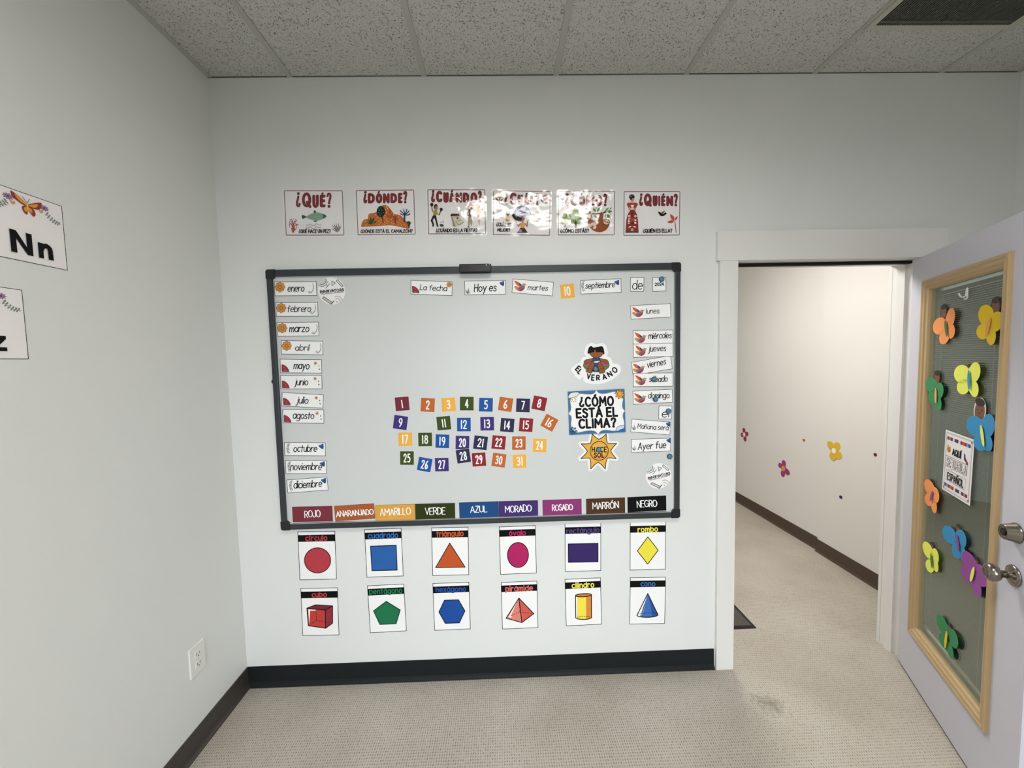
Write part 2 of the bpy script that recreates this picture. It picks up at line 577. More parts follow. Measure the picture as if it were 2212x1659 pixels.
X = .65
bowl = E_(.27, .325, .27, .325)
GL = {
    'a': [bowl, L_(.54, X, .54, 0)], 'b': [L_(0, 1, 0, 0), bowl], 'c': [E_(.28, .325, .28, .325, 50, 310)],
    'd': [bowl, L_(.54, 1, .54, 0)], 'e': [L_(.02, .34, .54, .34), E_(.28, .325, .27, .325, 0, 312)],
    'f': [S_(.42, .93, .3, 1.0, .19, .92, .16, .72, .16, .4, .16, 0), L_(0, .62, .36, .62)],
    'g': [bowl, S_(.54, X, .54, .3, .54, -.05, .46, -.28, .26, -.33, .05, -.24)],
    'h': [L_(0, 1, 0, 0), S_(0, .4, .12, .6, .28, .65, .42, .57, .47, .38, .47, 0)],
    'i': [L_(0, X, 0, 0), D_(0, .9)], 'j': [S_(.14, X, .14, .2, .12, -.15, .04, -.31, -.1, -.32), D_(.14, .9)],
    'l': [L_(0, 1, 0, 0)],
    'm': [L_(0, X, 0, 0), S_(0, .42, .1, .6, .22, .65, .33, .58, .36, .4, .36, 0), S_(.36, .42, .46, .6, .58, .65, .69, .58, .72, .4, .72, 0)],
    'n': [L_(0, X, 0, 0), S_(0, .4, .12, .6, .28, .65, .42, .57, .47, .38, .47, 0)],
    'o': [bowl], 'p': [L_(0, X, 0, -.34), bowl], 'r': [L_(0, X, 0, 0), S_(0, .36, .1, .56, .22, .64, .36, .6)],
    's': [S_(.4, .56, .24, .65, .07, .59, .06, .44, .2, .35, .36, .26, .39, .1, .24, 0, .05, .03, 0, .1)],
    't': [L_(.18, .95, .18, 0), L_(0, X, .38, X)],
    'u': [S_(0, X, 0, .3, .06, .08, .22, 0, .4, .08, .47, .3, .47, X), L_(.47, X, .47, 0)],
    'v': [L_(0, X, .24, 0, .48, X)], 'x': [L_(0, X, .46, 0), L_(.46, X, 0, 0)],
    'y': [L_(0, X, .26, .06), L_(.52, X, .1, -.34)], 'z': [L_(.02, .63, .44, .63, 0, .01, .48, .01)],
    'A': [L_(0, 0, .3, 1, .6, 0), L_(.11, .34, .49, .34)],
    'B': [L_(0, 0, 0, 1), S_(0, 1, .36, .98, .44, .77, .34, .55, 0, .53), S_(0, .53, .4, .5, .5, .26, .38, .03, 0, 0)],
    'C': [E_(.34, .5, .34, .5, 48, 312)],
    'D': [L_(0, 0, 0, 1), S_(0, 1, .3, .97, .5, .78, .54, .5, .5, .22, .3, .03, 0, 0)],
    'E': [L_(.46, 1, 0, 1, 0, 0, .46, 0), L_(0, .52, .4, .52)], 'F': [L_(.46, 1, 0, 1, 0, 0), L_(0, .52, .38, .52)],
    'G': [E_(.34, .5, .34, .5, 50, 335), L_(.36, .44, .66, .44, .66, .1)],
    'H': [L_(0, 0, 0, 1), L_(.54, 0, .54, 1), L_(0, .52, .54, .52)], 'I': [L_(0, 0, 0, 1)],
    'J': [S_(.4, 1, .4, .5, .38, .14, .22, 0, .05, .06, 0, .22)],
    'L': [L_(0, 1, 0, 0, .42, 0)], 'M': [L_(0, 0, .04, 1, .36, .35, .68, 1, .72, 0)], 'N': [L_(0, 0, 0, 1, .56, 0, .56, 1)],
    'O': [E_(.33, .5, .33, .5)], 'P': [L_(0, 0, 0, 1), S_(0, 1, .36, .98, .46, .74, .36, .5, 0, .47)],
    'Q': [E_(.33, .5, .33, .5), L_(.4, .3, .68, -.06)],
    'R': [L_(0, 0, 0, 1), S_(0, 1, .36, .98, .46, .75, .36, .53, 0, .5), L_(.2, .5, .5, 0)],
    'S': [S_(.46, .86, .28, 1, .08, .93, .04, .72, .22, .56, .42, .42, .46, .2, .32, .01, .1, .03, 0, .16)],
    'T': [L_(.27, 1, .27, 0), L_(0, 1, .54, 1)], 'U': [S_(0, 1, 0, .35, .06, .1, .26, 0, .46, .1, .52, .35, .52, 1)],
    'V': [L_(0, 1, .27, 0, .54, 1)], 'Y': [L_(0, 1, .27, .5, .54, 1), L_(.27, .5, .27, 0)], 'Z': [L_(.02, 1, .48, 1, 0, 0, .5, 0)],
    '0': [E_(.25, .5, .25, .5)], '1': [L_(.04, 1, .04, 0)],
    '2': [S_(0, .76, .08, .95, .25, 1, .4, .9, .42, .7, .28, .42, .0, 0), L_(0, 0, .44, 0)],
    '3': [S_(0, .88, .18, 1, .36, .92, .38, .7, .28, .56, .12, .53), S_(.12, .53, .34, .5, .43, .3, .36, .08, .18, 0, 0, .1)],
    '4': [L_(.34, 0, .34, 1, 0, .3, .48, .3)],
    '5': [L_(.4, 1, .06, 1, .04, .56), S_(.04, .56, .22, .63, .38, .52, .42, .3, .34, .08, .17, 0, 0, .08)],
    '6': [S_(.32, 1, .14, .76, .03, .45, .02, .24), E_(.22, .25, .2, .25)], '7': [L_(0, 1, .42, 1, .12, 0)],
    '8': [E_(.22, .76, .19, .24), E_(.22, .26, .22, .26)], '9': [E_(.22, .72, .2, .28), S_(.42, .72, .41, .5, .32, .22, .18, 0)],
    '?': [S_(0, .82, .06, .96, .22, 1.0, .38, .93, .42, .76, .34, .58, .24, .42, .22, .26), D_(.2, .03)],
    '¿': [D_(.24, .98), S_(.22, .75, .18, .58, .06, .42, 0, .24, .06, .06, .22, 0, .38, .04, .43, .18)],
}
ACC = {'á': 'a', 'é': 'e', 'í': 'i', 'ó': 'o', 'ú': 'u', 'Á': 'A', 'É': 'E', 'Í': 'I', 'Ó': 'O', 'Ú': 'U', 'ñ': 'n', 'Ñ': 'N'}


def glyph(ch):
    if ch in ACC:
        b = ACC[ch]
        st = [s for s in GL[b] if not (s[0] == 'D' and b == 'i')]
        w = max(p[0] for s in st for p in s[1])
        up = ch.isupper()
        y = 1.12 if up else .78
        m = w / 2
        if b in 'nN':
            return st + [S_(m - .2, y + .03, m - .1, y + .1, m + .05, y + .04, m + .18, y + .1)]
        return st + [L_(m - .03, y + .02, m + .09, y + .16)]
    return GL[ch]


def spline(pts, n=5, closed=False):
    out = []
    m = len(pts)
    if m < 3 and not closed:
        return list(pts)
    rng = range(m) if closed else range(m - 1)
    for i in rng:
        g = (lambda k: pts[k % m]) if closed else (lambda k: pts[max(0, min(m - 1, k))])
        p0, p1, p2, p3 = g(i - 1), g(i), g(i + 1), g(i + 2)
        for j in range(n):
            t = j / n
            out.append(tuple(.5 * (2 * p1[k] + (p2[k] - p0[k]) * t + (2 * p0[k] - 5 * p1[k] + 4 * p2[k] - p3[k]) * t * t + (3 * p1[k] - p0[k] - 3 * p2[k] + p3[k]) * t ** 3) for k in (0, 1)))
    if not closed:
        out.append(tuple(pts[-1]))
    return out


def disc(c, r, n=10):
    return [(c[0] + r * math.cos(2 * PI * i / n), c[1] + r * math.sin(2 * PI * i / n)) for i in range(n)]


def ribbon(pts, hw, cap=True):
    """a stroke of half-width hw (one value or one per point) as a list of polygons"""
    P = [pts[0]]
    for p in pts[1:]:
        if math.hypot(p[0] - P[-1][0], p[1] - P[-1][1]) > 1e-7:
            P.append(p)
    if len(P) == 1:
        return [disc(P[0], hw)]
    out = []
    for i in range(len(P) - 1):
        (x0, y0), (x1, y1) = P[i], P[i + 1]
        d = math.hypot(x1 - x0, y1 - y0)
        a, b = -(y1 - y0) / d * hw, (x1 - x0) / d * hw
        out.append([(x0 + a, y0 + b), (x1 + a, y1 + b), (x1 - a, y1 - b), (x0 - a, y0 - b)])
    for i, p in enumerate(P):
        if i in (0, len(P) - 1):
            if cap:
                out.append(disc(p, hw))
            continue
        a0 = math.atan2(p[1] - P[i - 1][1], p[0] - P[i - 1][0])
        a1 = math.atan2(P[i + 1][1] - p[1], P[i + 1][0] - p[0])
        if abs((a1 - a0 + PI) % (2 * PI) - PI) > .12:
            out.append(disc(p, hw))
    return out


def strokes_of(ch):
    r = []
    for k, pts in glyph(ch):
        r.append((k, spline(pts) if k == 'S' else pts))
    return r


# shapes in drawing units (x right, y down)
def poly(*v):
    return [[(v[i], v[i + 1]) for i in range(0, len(v), 2)]]


def sm(*v, n=5):
    return [spline([(v[i], v[i + 1]) for i in range(0, len(v), 2)], n, True)]


def ell(cx, cy, rx, ry, rot=0, n=26):
    c, s = math.cos(math.radians(rot)), math.sin(math.radians(rot))
    return [[(cx + rx * math.cos(2 * PI * i / n) * c - ry * math.sin(2 * PI * i / n) * s, cy + rx * math.cos(2 * PI * i / n) * s + ry * math.sin(2 * PI * i / n) * c) for i in range(n)]]


def st(hw, *v, smooth=False, cap=True):
    p = [(v[i], v[i + 1]) for i in range(0, len(v), 2)]
    return ribbon(spline(p) if smooth else p, hw, cap)


def outline(shape, hw):
    out = []
    for p in shape:
        out += ribbon(list(p) + [p[0], p[1]], hw, False)
    return out


def leaf(x0, y0, x1, y1, w):
    mx, my = (x0 + x1) / 2, (y0 + y1) / 2
    a, b = -(y1 - y0) * w, (x1 - x0) * w
    return [[(x0, y0), (x0 * .7 + x1 * .3 + a * .85, y0 * .7 + y1 * .3 + b * .85), (mx + a, my + b), (x0 * .25 + x1 * .75 + a * .6, y0 * .25 + y1 * .75 + b * .6), (x1, y1), (x0 * .25 + x1 * .75 - a * .6, y0 * .25 + y1 * .75 - b * .6), (mx - a, my - b), (x0 * .7 + x1 * .3 - a * .85, y0 * .7 + y1 * .3 - b * .85)]]


def word(s, x0, y0, x1, y1, cap, hw, slant=0, track=.17, jit=0, dot=1.25, xh=1.0):
    """s written along the baseline (x0,y0)-(x1,y1), squeezed to fill it; cap = height of a capital"""
    adv, rows = 0, []
    for ch in s:
        if ch == ' ':
            adv += .34
            continue
        g = strokes_of(ch)
        xs = [p[0] for k, q in g for p in q]
        lo, hi = min(xs), max(xs)
        rows.append((g, adv - lo, random.uniform(-jit, jit), random.uniform(-jit, jit)))
        adv += hi - lo + track
    adv -= track
    tot = math.hypot(x1 - x0, y1 - y0)
    ux, uy = (x1 - x0) / tot, (y1 - y0) / tot
    sx = (tot - 2 * hw) / adv
    out = []
    for g, off, ja, jb in rows:
        for k, pts in g:
            q = []
            for (a, b) in pts:
                if xh != 1.0:
                    b = b * xh if 0 <= b <= .66 else (b + .65 * (xh - 1) * (1 - (b - .65) / .35) if b > .66 else b)
                if xh != 1.0:
                    b = .65 * xh + .27 if k == 'D' else (b * .75 if b < 0 else b)
                b2 = b * cap * (1 + ja) + jb * cap
                a2 = hw + (a + off) * sx + slant * b2
                q.append((x0 + ux * a2 + uy * b2, y0 + uy * a2 - ux * b2))
            out += [disc(q[0], hw * dot)] if k == 'D' else ribbon(q, hw)
    return out


def fit(ch, x0, x1, yt, yb, hw):
    """one letter filling a box, rounded stroke ends"""
    g = strokes_of(ch)
    xs = [p[0] for k, q in g for p in q]
    ys = [p[1] for k, q in g for p in q]
    fx = lambda a: x0 + hw + (a - min(xs)) / max(1e-6, max(xs) - min(xs)) * (x1 - x0 - 2 * hw)
    fy = lambda b: yb - hw - (b - min(ys)) / max(1e-6, max(ys) - min(ys)) * (yb - yt - 2 * hw)
    out = []
    for k, pts in g:
        q = [(fx(a), fy(b)) for a, b in pts] if len(set(xs)) > 1 else [((x0 + x1) / 2, fy(b)) for a, b in pts]
        out.append(q)
    return out


# ------------------------------------------------------------------ flat printed sheets
class Sheet:
    """a printed sheet: an Empty with the sheet of paper and its printed parts; local x right, z up, -y out of the wall.
    quad = the drawing's four corners (top left, top right, bottom right, bottom left) in drawing units."""
    STEP = .00013

    def __init__(s, name, label, cat, group, loc, rot, w, h, quad, kind='card', paper='#f0eef0', margin=0, thick=.0005, cut=None, sheet='paper_sheet'):
        s.w, s.h, s.kind, s.q = w, h, kind, quad
        s.root = empty(name, loc, rot)
        tag(s.root, label, cat, group)
        s.thick, s.n = thick, 0
        bm = bmesh.new()
        if cut is None:
            bx(bm, -w / 2 - margin, w / 2 + margin, -thick, 0, -h / 2 - margin, h / 2 + margin)
        else:
            pts = [s.loc(p) for p in cut]
            fr = [bm.verts.new((x, -thick, z)) for x, z in pts]
            bk = [bm.verts.new((x, 0, z)) for x, z in pts]
            bm.faces.new(fr)
            bm.faces.new(bk[::-1])
            for i in range(len(fr)):
                bm.faces.new((fr[i], fr[(i + 1) % len(fr)], bk[(i + 1) % len(fr)], bk[i]))
            bmesh.ops.recalc_face_normals(bm, faces=bm.faces)
        s.sheet = link(sheet, bm, paper if not isinstance(paper, str) else ink(paper, kind), s.root)

    def loc(s, p):
        """drawing units -> sheet metres (inverse bilinear)"""
        q = s.q
        u, v = .5, .5
        for _ in range(6):
            fx = [(1 - u) * (1 - v) * q[0][k] + u * (1 - v) * q[1][k] + u * v * q[2][k] + (1 - u) * v * q[3][k] - p[k] for k in (0, 1)]
            du = [(1 - v) * (q[1][k] - q[0][k]) + v * (q[2][k] - q[3][k]) for k in (0, 1)]
            dv = [(1 - u) * (q[3][k] - q[0][k]) + u * (q[2][k] - q[1][k]) for k in (0, 1)]
            det = du[0] * dv[1] - du[1] * dv[0]
            u -= (fx[0] * dv[1] - fx[1] * dv[0]) / det
            v -= (du[0] * fx[1] - du[1] * fx[0]) / det
        return ((u - .5) * s.w, (.5 - v) * s.h)

    def part(s, name, *items, parent=None, metric=False, flat=False):
        """items: (colour, list of polygons); each is printed over the one before"""
        vs, fs, mi, mats = [], [], [], []
        for col, polys in items:
            m = ink(col, s.kind)
            if m not in mats:
                mats.append(m)
            s.n += 0 if flat and mats[1:] else 1
            y = -s.thick - s.n * s.STEP
            for ip, pg in enumerate(polys):
                pts = [s.loc(p) for p in pg] if not metric else pg
                ar = sum(pts[i][0] * pts[(i + 1) % len(pts)][1] - pts[(i + 1) % len(pts)][0] * pts[i][1] for i in range(len(pts)))
                if abs(ar) < 1e-12:
                    continue
                if ar < 0:
                    pts = pts[::-1]
                b = len(vs)
                vs += [(x, y - 1.5e-6 * (ip % 75), z) for x, z in pts]   # overlapping strokes never share a plane
                fs.append(list(range(b, b + len(pts))))
                mi.append(mats.index(m))
        me = bpy.data.meshes.new(name)
        me.from_pydata(vs, [], fs)
        for m in mats:
            me.materials.append(m)
        me.polygons.foreach_set('material_index', mi)
        me.update()
        o = bpy.data.objects.new(name, me)
        COL.objects.link(o)
        o.parent = parent or s.root
        return o

    def border(s, hw, col='#1a1a1c', inset=0, top=True):
        w, h = s.w / 2 - inset, s.h / 2 - inset
        r = [[(-w, -h), (w, -h), (w, -h + hw), (-w, -h + hw)], [(-w, -h), (-w + hw, -h), (-w + hw, h), (-w, h)], [(w - hw, -h), (w, -h), (w, h), (w - hw, h)]]
        if top:
            r.append([(-w, h - hw), (w, h - hw), (w, h), (-w, h)])
        return s.part('border', (col, r), metric=True)


def quad8(t):
    v = list(map(float, t.split()))
    return [(v[i], v[i + 1]) for i in (0, 2, 4, 6)]


BOARD_Y, WALL_Y = -.0105, -.0006


def wall_sheet(name, label, cat, group, c, w, h, ang, quad, y=BOARD_Y, **k):
    return Sheet(name, label, cat, group, (c[0], y, c[1]), (0, -math.radians(ang), 0), w, h, quad, **k)


# ------------------------------------------------------------------ whiteboard
wbz0, wbz1, wbx0, wbx1 = .803, 2.0425, -.4556, 1.4892
wbo = empty('whiteboard', ((wbx0 + wbx1) / 2, 0, wbz0))
tag(wbo, 'large white magnetic board with a dark grey frame, hung on the back wall', 'whiteboard')
ox = (wbx0 + wbx1) / 2
hw_, hh_ = (wbx1 - wbx0) / 2, wbz1 - wbz0
box('writing_surface', -hw_ + .01, hw_ - .01, -.010, -.0012, .01, hh_ - .01, mat('#d1d4d3', .32), wbo)
FRAME = mat('#373c40', .36, metal=.25)
RW = .0275
for (a, b, c, d) in ((-hw_ + .03, hw_ - .03, hh_ - RW - .003, hh_), (-hw_ + .03, hw_ - .03, 0, RW), (-hw_, -hw_ + RW - .003, .03, hh_ - .03), (hw_ - RW + .003, hw_, .03, hh_ - .03)):
    box('frame_rail', a, b, -.023, -.001, c, d, FRAME, wbo, bev=.0025)
CAP = mat('#17171a', .4)
for sx in (-1, 1):
    for sz in (0, 1):
        # quarter-round outer corner, chamfered inner corner
        pts = [(0, .012)] + [(.012 - .012 * math.cos(a * PI / 12), .012 - .012 * math.sin(a * PI / 12)) for a in range(1, 6)] + [(.012, 0), (.043, 0), (.043, .028), (.028, .043), (0, .043)]
        bm = bmesh.new()
        f = lambda p, y: bm.verts.new((sx * (hw_ + .001 - p[0]), y, (hh_ + .001 - p[1]) if sz else p[1] - .001))
        fr, bk = [f(p, -.0255) for p in pts], [f(p, -.001) for p in pts]
        bm.faces.new(fr)
        bm.faces.new(bk)
        for i in range(len(pts)):
            bm.faces.new((fr[i], fr[(i + 1) % len(pts)], bk[(i + 1) % len(pts)], bk[i]))
        bmesh.ops.recalc_face_normals(bm, faces=bm.faces)
        link('corner_cap', bm, CAP, wbo)
LIP = mat('#d8dadd', .18, metal=.9)
bm = bmesh.new()
bx(bm, -hw_ + .04, hw_ - .04, -.0215, -.010, RW, RW + .003)
bx(bm, hw_ - RW - .0005, hw_ - RW + .003, -.017, -.010, .045, hh_ - .045)
link('inner_lip', bm, LIP, wbo)
for x in (.644, 1.027):
    d = .004 if x < 1 else .0008
    box('rail_joint', x - ox - d, x - ox + d, -.0234, -.022, hh_ - RW, hh_ - .003, mat('#3a4044', .5), wbo)

bm = bmesh.new()
lathe(bm, [(0, .010), (.008, .010), (.010, .006), (.010, 0)], '-x', (-hw_, -.008, 1.522 - wbz0), 16)
link('mounting_clip', bm, CAP, wbo)

er = empty('whiteboard_eraser', (.516, -.0235, 2.0293))
tag(er, 'black glossy eraser clipped on the middle of the whiteboard top rail', 'eraser')
box('body', -.0745, .0745, -.022, 0, -.0195, .0195, mat('#2c2c2d', .22), er, bev=.005)
box('felt_pad', -.071, .071, -.020, -.001, -.0215, -.018, mat('#0c0c0c', .9), er)
bm = bmesh.new()
for x, z in ((.052, .012), (.067, .0165)):
    lathe(bm, [(0, .0028), (.0008, .0028), (.001, 0)], '-y', (x, -.022, z), 10)
link('highlight_dot', bm, mat('#e8e8e8', .2), er)  # two tiny highlights drawn as white discs

# ------------------------------------------------------------------ month cards
INK = '#131214'
ORANGE_F, ORANGE_D = '#c08a4a', '#8a4e2a'


def flower_art(s, cx, cy, r, parent=None):
    pet = []
    for i in range(8):
        a = 2 * PI * i / 8
        pet += ell(cx + .66 * r * math.cos(a), cy + .66 * r * math.sin(a), .38 * r, .34 * r, math.degrees(a), 14)
    rim = [[(cx + (p[0] - cx) * 1.07, cy + (p[1] - cy) * 1.07) for p in q] for q in pet]
    lines = []
    for i in range(8):
        a = 2 * PI * (i + .5) / 8
        lines += st(r * .035, cx + .35 * r * math.cos(a), cy + .35 * r * math.sin(a), cx + .9 * r * math.cos(a), cy + .9 * r * math.sin(a))
    return s.part('flower_print', (ORANGE_D, rim), (ORANGE_F, pet + ell(cx, cy, .6 * r, .6 * r)), (ORANGE_D, lines + ell(cx, cy, .32 * r, .32 * r)), ('#c99554', ell(cx, cy, .2 * r, .2 * r)))


def plume_art(s, cx, cy, k):
    f = lambda *v: [cx + v[i] * k if i % 2 == 0 else cy + v[i] * k for i in range(len(v))]
    return s.part('plume_print', ('#8c9294', st(3.4 * k, *f(12, -60, 18, -20, 8, 20, -15, 45, -32, 48, -34, 34, -24, 30), smooth=True)),
                  ('#5d6365', st(1.6 * k, *f(14, -56, 21, -20, 11, 22, -12, 49), smooth=True) + st(2 * k, *f(-36, 46, -48, 52)) + st(2 * k, *f(-34, 38, -50, 34)) + st(2 * k, *f(-26, 50, -32, 60)) + st(2 * k, *f(-14, 48, -16, 58))))


def fan_art(s, cx, cy, k):
    f = lambda *v: [cx + v[i] * k if i % 2 == 0 else cy + v[i] * k for i in range(len(v))]
    body = sm(*f(-42, -40, -22, -40, 12, -20, 36, 12, 42, 38, 20, 40, -8, 38, -36, 36, -40, 0))
    return s.part('shell_print', ('#3e1c20', sm(*f(-44, -42, -21, -43, 14, -22, 39, 12, 45, 41, 20, 44, -8, 42, -38, 39, -43, 0))), ('#8d3842', body),
                  ('#b8636a', st(3 * k, *f(-34, 26, 20, 30)) + st(2 * k, *f(-30, -20, 8, 2))), ('#6b2730', st(1.6 * k, *f(-36, 30, -32, -36)) + st(1.6 * k, *f(-36, 30, 0, -26)) + st(1.6 * k, *f(-36, 30, 28, 8))))


def star_art(s, cx, cy, k):
    sp = []
    for i in range(9):
        a = 2 * PI * i / 9
        sp += leaf(cx, cy, cx + 27 * k * math.cos(a), cy + 27 * k * math.sin(a), .13)
    return s.part('blossom_print', ('#b98a55', sp), ('#8a5a32', ell(cx, cy, 7 * k, 7 * k)), ('#4a4642', leaf(cx + 44 * k, cy + 22 * k, cx + 40 * k, cy + 42 * k, .3) + leaf(cx + 36 * k, cy + 62 * k, cx + 58 * k, cy + 78 * k, .22)))


def tulip_art(s, cx, cy, k, ang=0):
    c, n = math.cos(ang), math.sin(ang)
    f = lambda *v: [cx + (v[i] * c - v[i + 1] * n) * k if i % 2 == 0 else cy + (v[i - 1] * n + v[i] * c) * k for i in range(len(v))]
    return s.part('tulip_print', ('#cfd2d2', st(1.6 * k, *f(14, 30, 28, 60, 32, 92), smooth=True)), ('#2e4e86', poly(*f(-32, -12, -14, -20, 4, -24, 14, -32, 24, -30, 26, 2, 22, 26, 8, 28, -14, 14, -28, 0))),
                  ('#22386a', poly(*f(-10, 14, 8, 26, 22, 25, 25, 4, 10, 12))), ('#4f6fa6', poly(*f(-26, -10, -10, -16, 6, -18, -8, -4))))


def twig_art(s, cx, cy, k):
    l = st(1.5 * k, cx + 8 * k, cy - 64 * k, cx - 10 * k, cy - 20 * k, cx - 8 * k, cy + 20 * k, cx + 4 * k, cy + 66 * k, smooth=True)
    for i in range(7):
        y = cy + (-54 + i * 17) * k
        x = cx + (4 - 12 * math.sin(i * .5 + .2)) * k
        l += leaf(x, y + 6 * k, x + 17 * k, y - 10 * k, .2) + leaf(x, y + 6 * k, x - 18 * k, y - 7 * k, .2)
    return s.part('twig_print', ('#54575a', l))


def grass_art(s, cx, cy, k):
    l = leaf(cx, cy + 40 * k, cx - 52 * k, cy - 18 * k, .06) + leaf(cx, cy + 40 * k, cx - 30 * k, cy - 26 * k, .06) + leaf(cx + 4 * k, cy + 40 * k, cx - 2 * k, cy - 46 * k, .06) + leaf(cx + 4 * k, cy + 40 * k, cx + 22 * k, cy - 10 * k, .06) + leaf(cx, cy + 40 * k, cx - 44 * k, cy + 14 * k, .07)
    return s.part('grass_print', ('#4c5a4c', l))


def bird_art(s, x0, y0, x1, y1):
    f = lambda *v: [x0 + v[i] / 100 * (x1 - x0) if i % 2 == 0 else y0 + v[i] / 100 * (y1 - y0) for i in range(len(v))]
    return s.part('bird_print',
                  ('#b8894c', sm(*f(4, 58, 18, 52, 34, 58, 50, 52, 66, 38, 78, 30, 90, 36, 90, 50, 86, 66, 74, 86, 56, 98, 38, 96, 22, 86, 10, 72))),
                  ('#6f5a86', poly(*f(30, 74, 56, 56, 86, 50, 88, 60, 60, 70, 36, 90))),
                  ('#8f3a4a', sm(*f(40, 92, 58, 74, 86, 64, 80, 82, 62, 97, 50, 98))),
                  ('#c8653a', poly(*f(0, 4, 14, 6, 32, 14, 48, 28, 56, 46, 44, 58, 32, 50, 22, 42, 24, 36, 14, 34, 16, 26, 7, 22, 10, 15))),
                  ('#3d3a6e', poly(*f(36, 17, 50, 28, 64, 42, 56, 56, 46, 46))),
                  ('#8a4030', st(.012 * (x1 - x0), *f(12, 14, 40, 40)) + st(.012 * (x1 - x0), *f(20, 30, 40, 50))),
                  ('#b8894c', ell(*f(78, 38), .1 * (x1 - x0), .1 * (y1 - y0))),
                  ('#a05a34', poly(*f(88, 34, 100, 32, 90, 44))))


MONTH_SIZE = (.196, .0663)
# word: centre, size, tilt, drawing corners, baseline, cap height, prints
MONTHS = [
    ('enero', (-.3293, 1.9552), -.67, '178 272 688 263 690 435 188 442', (337, 385, 540, 383), 80, 'F 248 335 57', 'P 632 352', 'first of the left column'),
    ('febrero', (-.3281, 1.8595), -.85, '195 515 704 512 706 682 206 687', (333, 630, 620, 626), 76, 'F 263 583 56', 'P 656 598', 'second of the left column'),
    ('marzo', (-.3289, 1.7667), -.32, '207 755 713 748 718 915 218 926', (358, 869, 598, 865), 84, 'F 275 823 56', 'P 676 838', 'third of the left column'),
    ('abril', (-.3143, 1.6796), -2.35, '260 968 765 977 763 1144 266 1136', (427, 1087, 596, 1089), 68, 'F 328 1034 55', 'P 722 1066', 'fourth of the left column'),
    ('mayo', (-.3245, 1.5921), -1.98, '246 1192 750 1198 749 1363 254 1357', (410, 1308, 600, 1310), 82, 'A 313 1303 1', 'B 674 1243', 'fifth of the left column'),
    ('junio', (-.3271, 1.5159), -1.15, '250 1388 752 1385 753 1550 260 1553', (418, 1502, 585, 1502), 78, 'A 317 1497 1', 'B 668 1426', 'sixth of the left column'),
    ('julio', (-.3258, 1.4293), -4.8, '256 38 722 65 715 217 253 193', (412, 158, 550, 164), 72, 'A 310 144 .92', 'B 640 100 .93', 'seventh of the left column'),
    ('agosto', (-.3263, 1.352), -1.98, '262 230 727 232 727 385 266 386', (374, 332, 615, 334), 76, 'A 318 337 .92', 'B 650 272 .93', 'eighth of the left column'),
    ('octubre', (-.327, 1.1934), -2.09, '281 598 745 598 744 754 287 748', (382, 703, 648, 703), 76, 'W 328 670 .93', 'T 697 644 1', 'just below the gap in the left column'),
    ('noviembre', (-.3267, 1.1055), -1.55, '293 801 755 801 757 951 300 951', (347, 905, 703, 905), 76, 'W 340 872 .93', 'T 711 842 1', 'last but one of the left column'),
    ('diciembre', (-.3252, 1.0179), 2.8, '304 1019 762 983 775 1132 322 1168', (385, 1114, 706, 1090), 78, 'W 358 1086 .93', 'T 724 1028 1', 'tilted at the foot of the left column'),
    ('septiembre', (1.1105, 1.9397), 1.43, '395 333 1043 308 1052 528 400 563', (472, 468, 946, 444), 94, 'W 440 434 1.35', 'T 978 372 1.35', 'in the date row'),
]
PRINTS = {'A': 'red shell print', 'F': 'orange flower print', 'W': 'grey twig and blue tulip'}


def draw(s, spec):
    t = spec.split()
    a = [float(x) for x in t[1:]]
    if t[0] == 'F':
        flower_art(s, *a)
    elif t[0] == 'P':
        plume_art(s, a[0], a[1], .98)
    elif t[0] == 'A':
        fan_art(s, *a)
    elif t[0] == 'B':
        star_art(s, a[0], a[1], a[2] if len(a) > 2 else 1)
    elif t[0] == 'T':
        tulip_art(s, *a)
    elif t[0] == 'W':
        twig_art(s, *a)
    elif t[0] == 'G':
        grass_art(s, *a)


for nm, c, an, q, bl, cap, p1, p2, where in MONTHS:
    s = wall_sheet('month_card', '%s card with %s, %s' % (nm, PRINTS[p1[0]], where), 'card', 'month name cards on the whiteboard', c, *MONTH_SIZE, an, quad8(q))
    s.border(.0021)
    draw(s, p1)
    draw(s, p2)
    s.part('lettering', (INK, word(nm, *bl, cap, 4.5 * cap / 80, slant=.13, track=.15, jit=.03)))

# ------------------------------------------------------------------ weekday and date cards
DAYS = [
    ('martes', (.7844, 1.9407), -5.76, '1522 258 2065 302 2050 494 1507 446', (1716, 405, 1985, 418), 68, (1535, 278, 1702, 428), 'in the date row', 0),
    ('lunes', (1.3499, 1.8166), 1.88, '1190 738 1832 702 1840 925 1196 960', (1437, 866, 1648, 861), 78, (1210, 758, 1415, 922), 'alone below de and 2024', 0),
    ('miércoles', (1.3607, 1.6937), .17, '685 65 1062 55 1063 185 687 187', (829, 138, 1048, 132), 54, (698, 75, 815, 176), 'topmost of the right hand stack', 0),
    ('jueves', (1.3608, 1.6304), .27, '686 190 1062 185 1062 312 688 313', (826, 262, 993, 258), 54, (705, 200, 818, 300), 'just under miércoles', .0012),
    ('viernes', (1.3549, 1.5565), 8.51, '666 363 1042 306 1062 430 688 478', (818, 414, 1000, 384), 54, (680, 370, 803, 460), 'tilted between jueves and sábado', .0003),
    ('sábado', (1.3605, 1.4876), -.77, '688 463 1062 460 1060 585 686 592', (834, 545, 1008, 541), 54, (700, 478, 816, 578), 'under a blue magnet below viernes', .0024),
    ('domingo', (1.3595, 1.4044), 1.48, '684 633 1058 612 1060 738 687 760', (826, 700, 1028, 695), 54, (694, 648, 815, 745), 'under a blue magnet below sábado', 0),
]
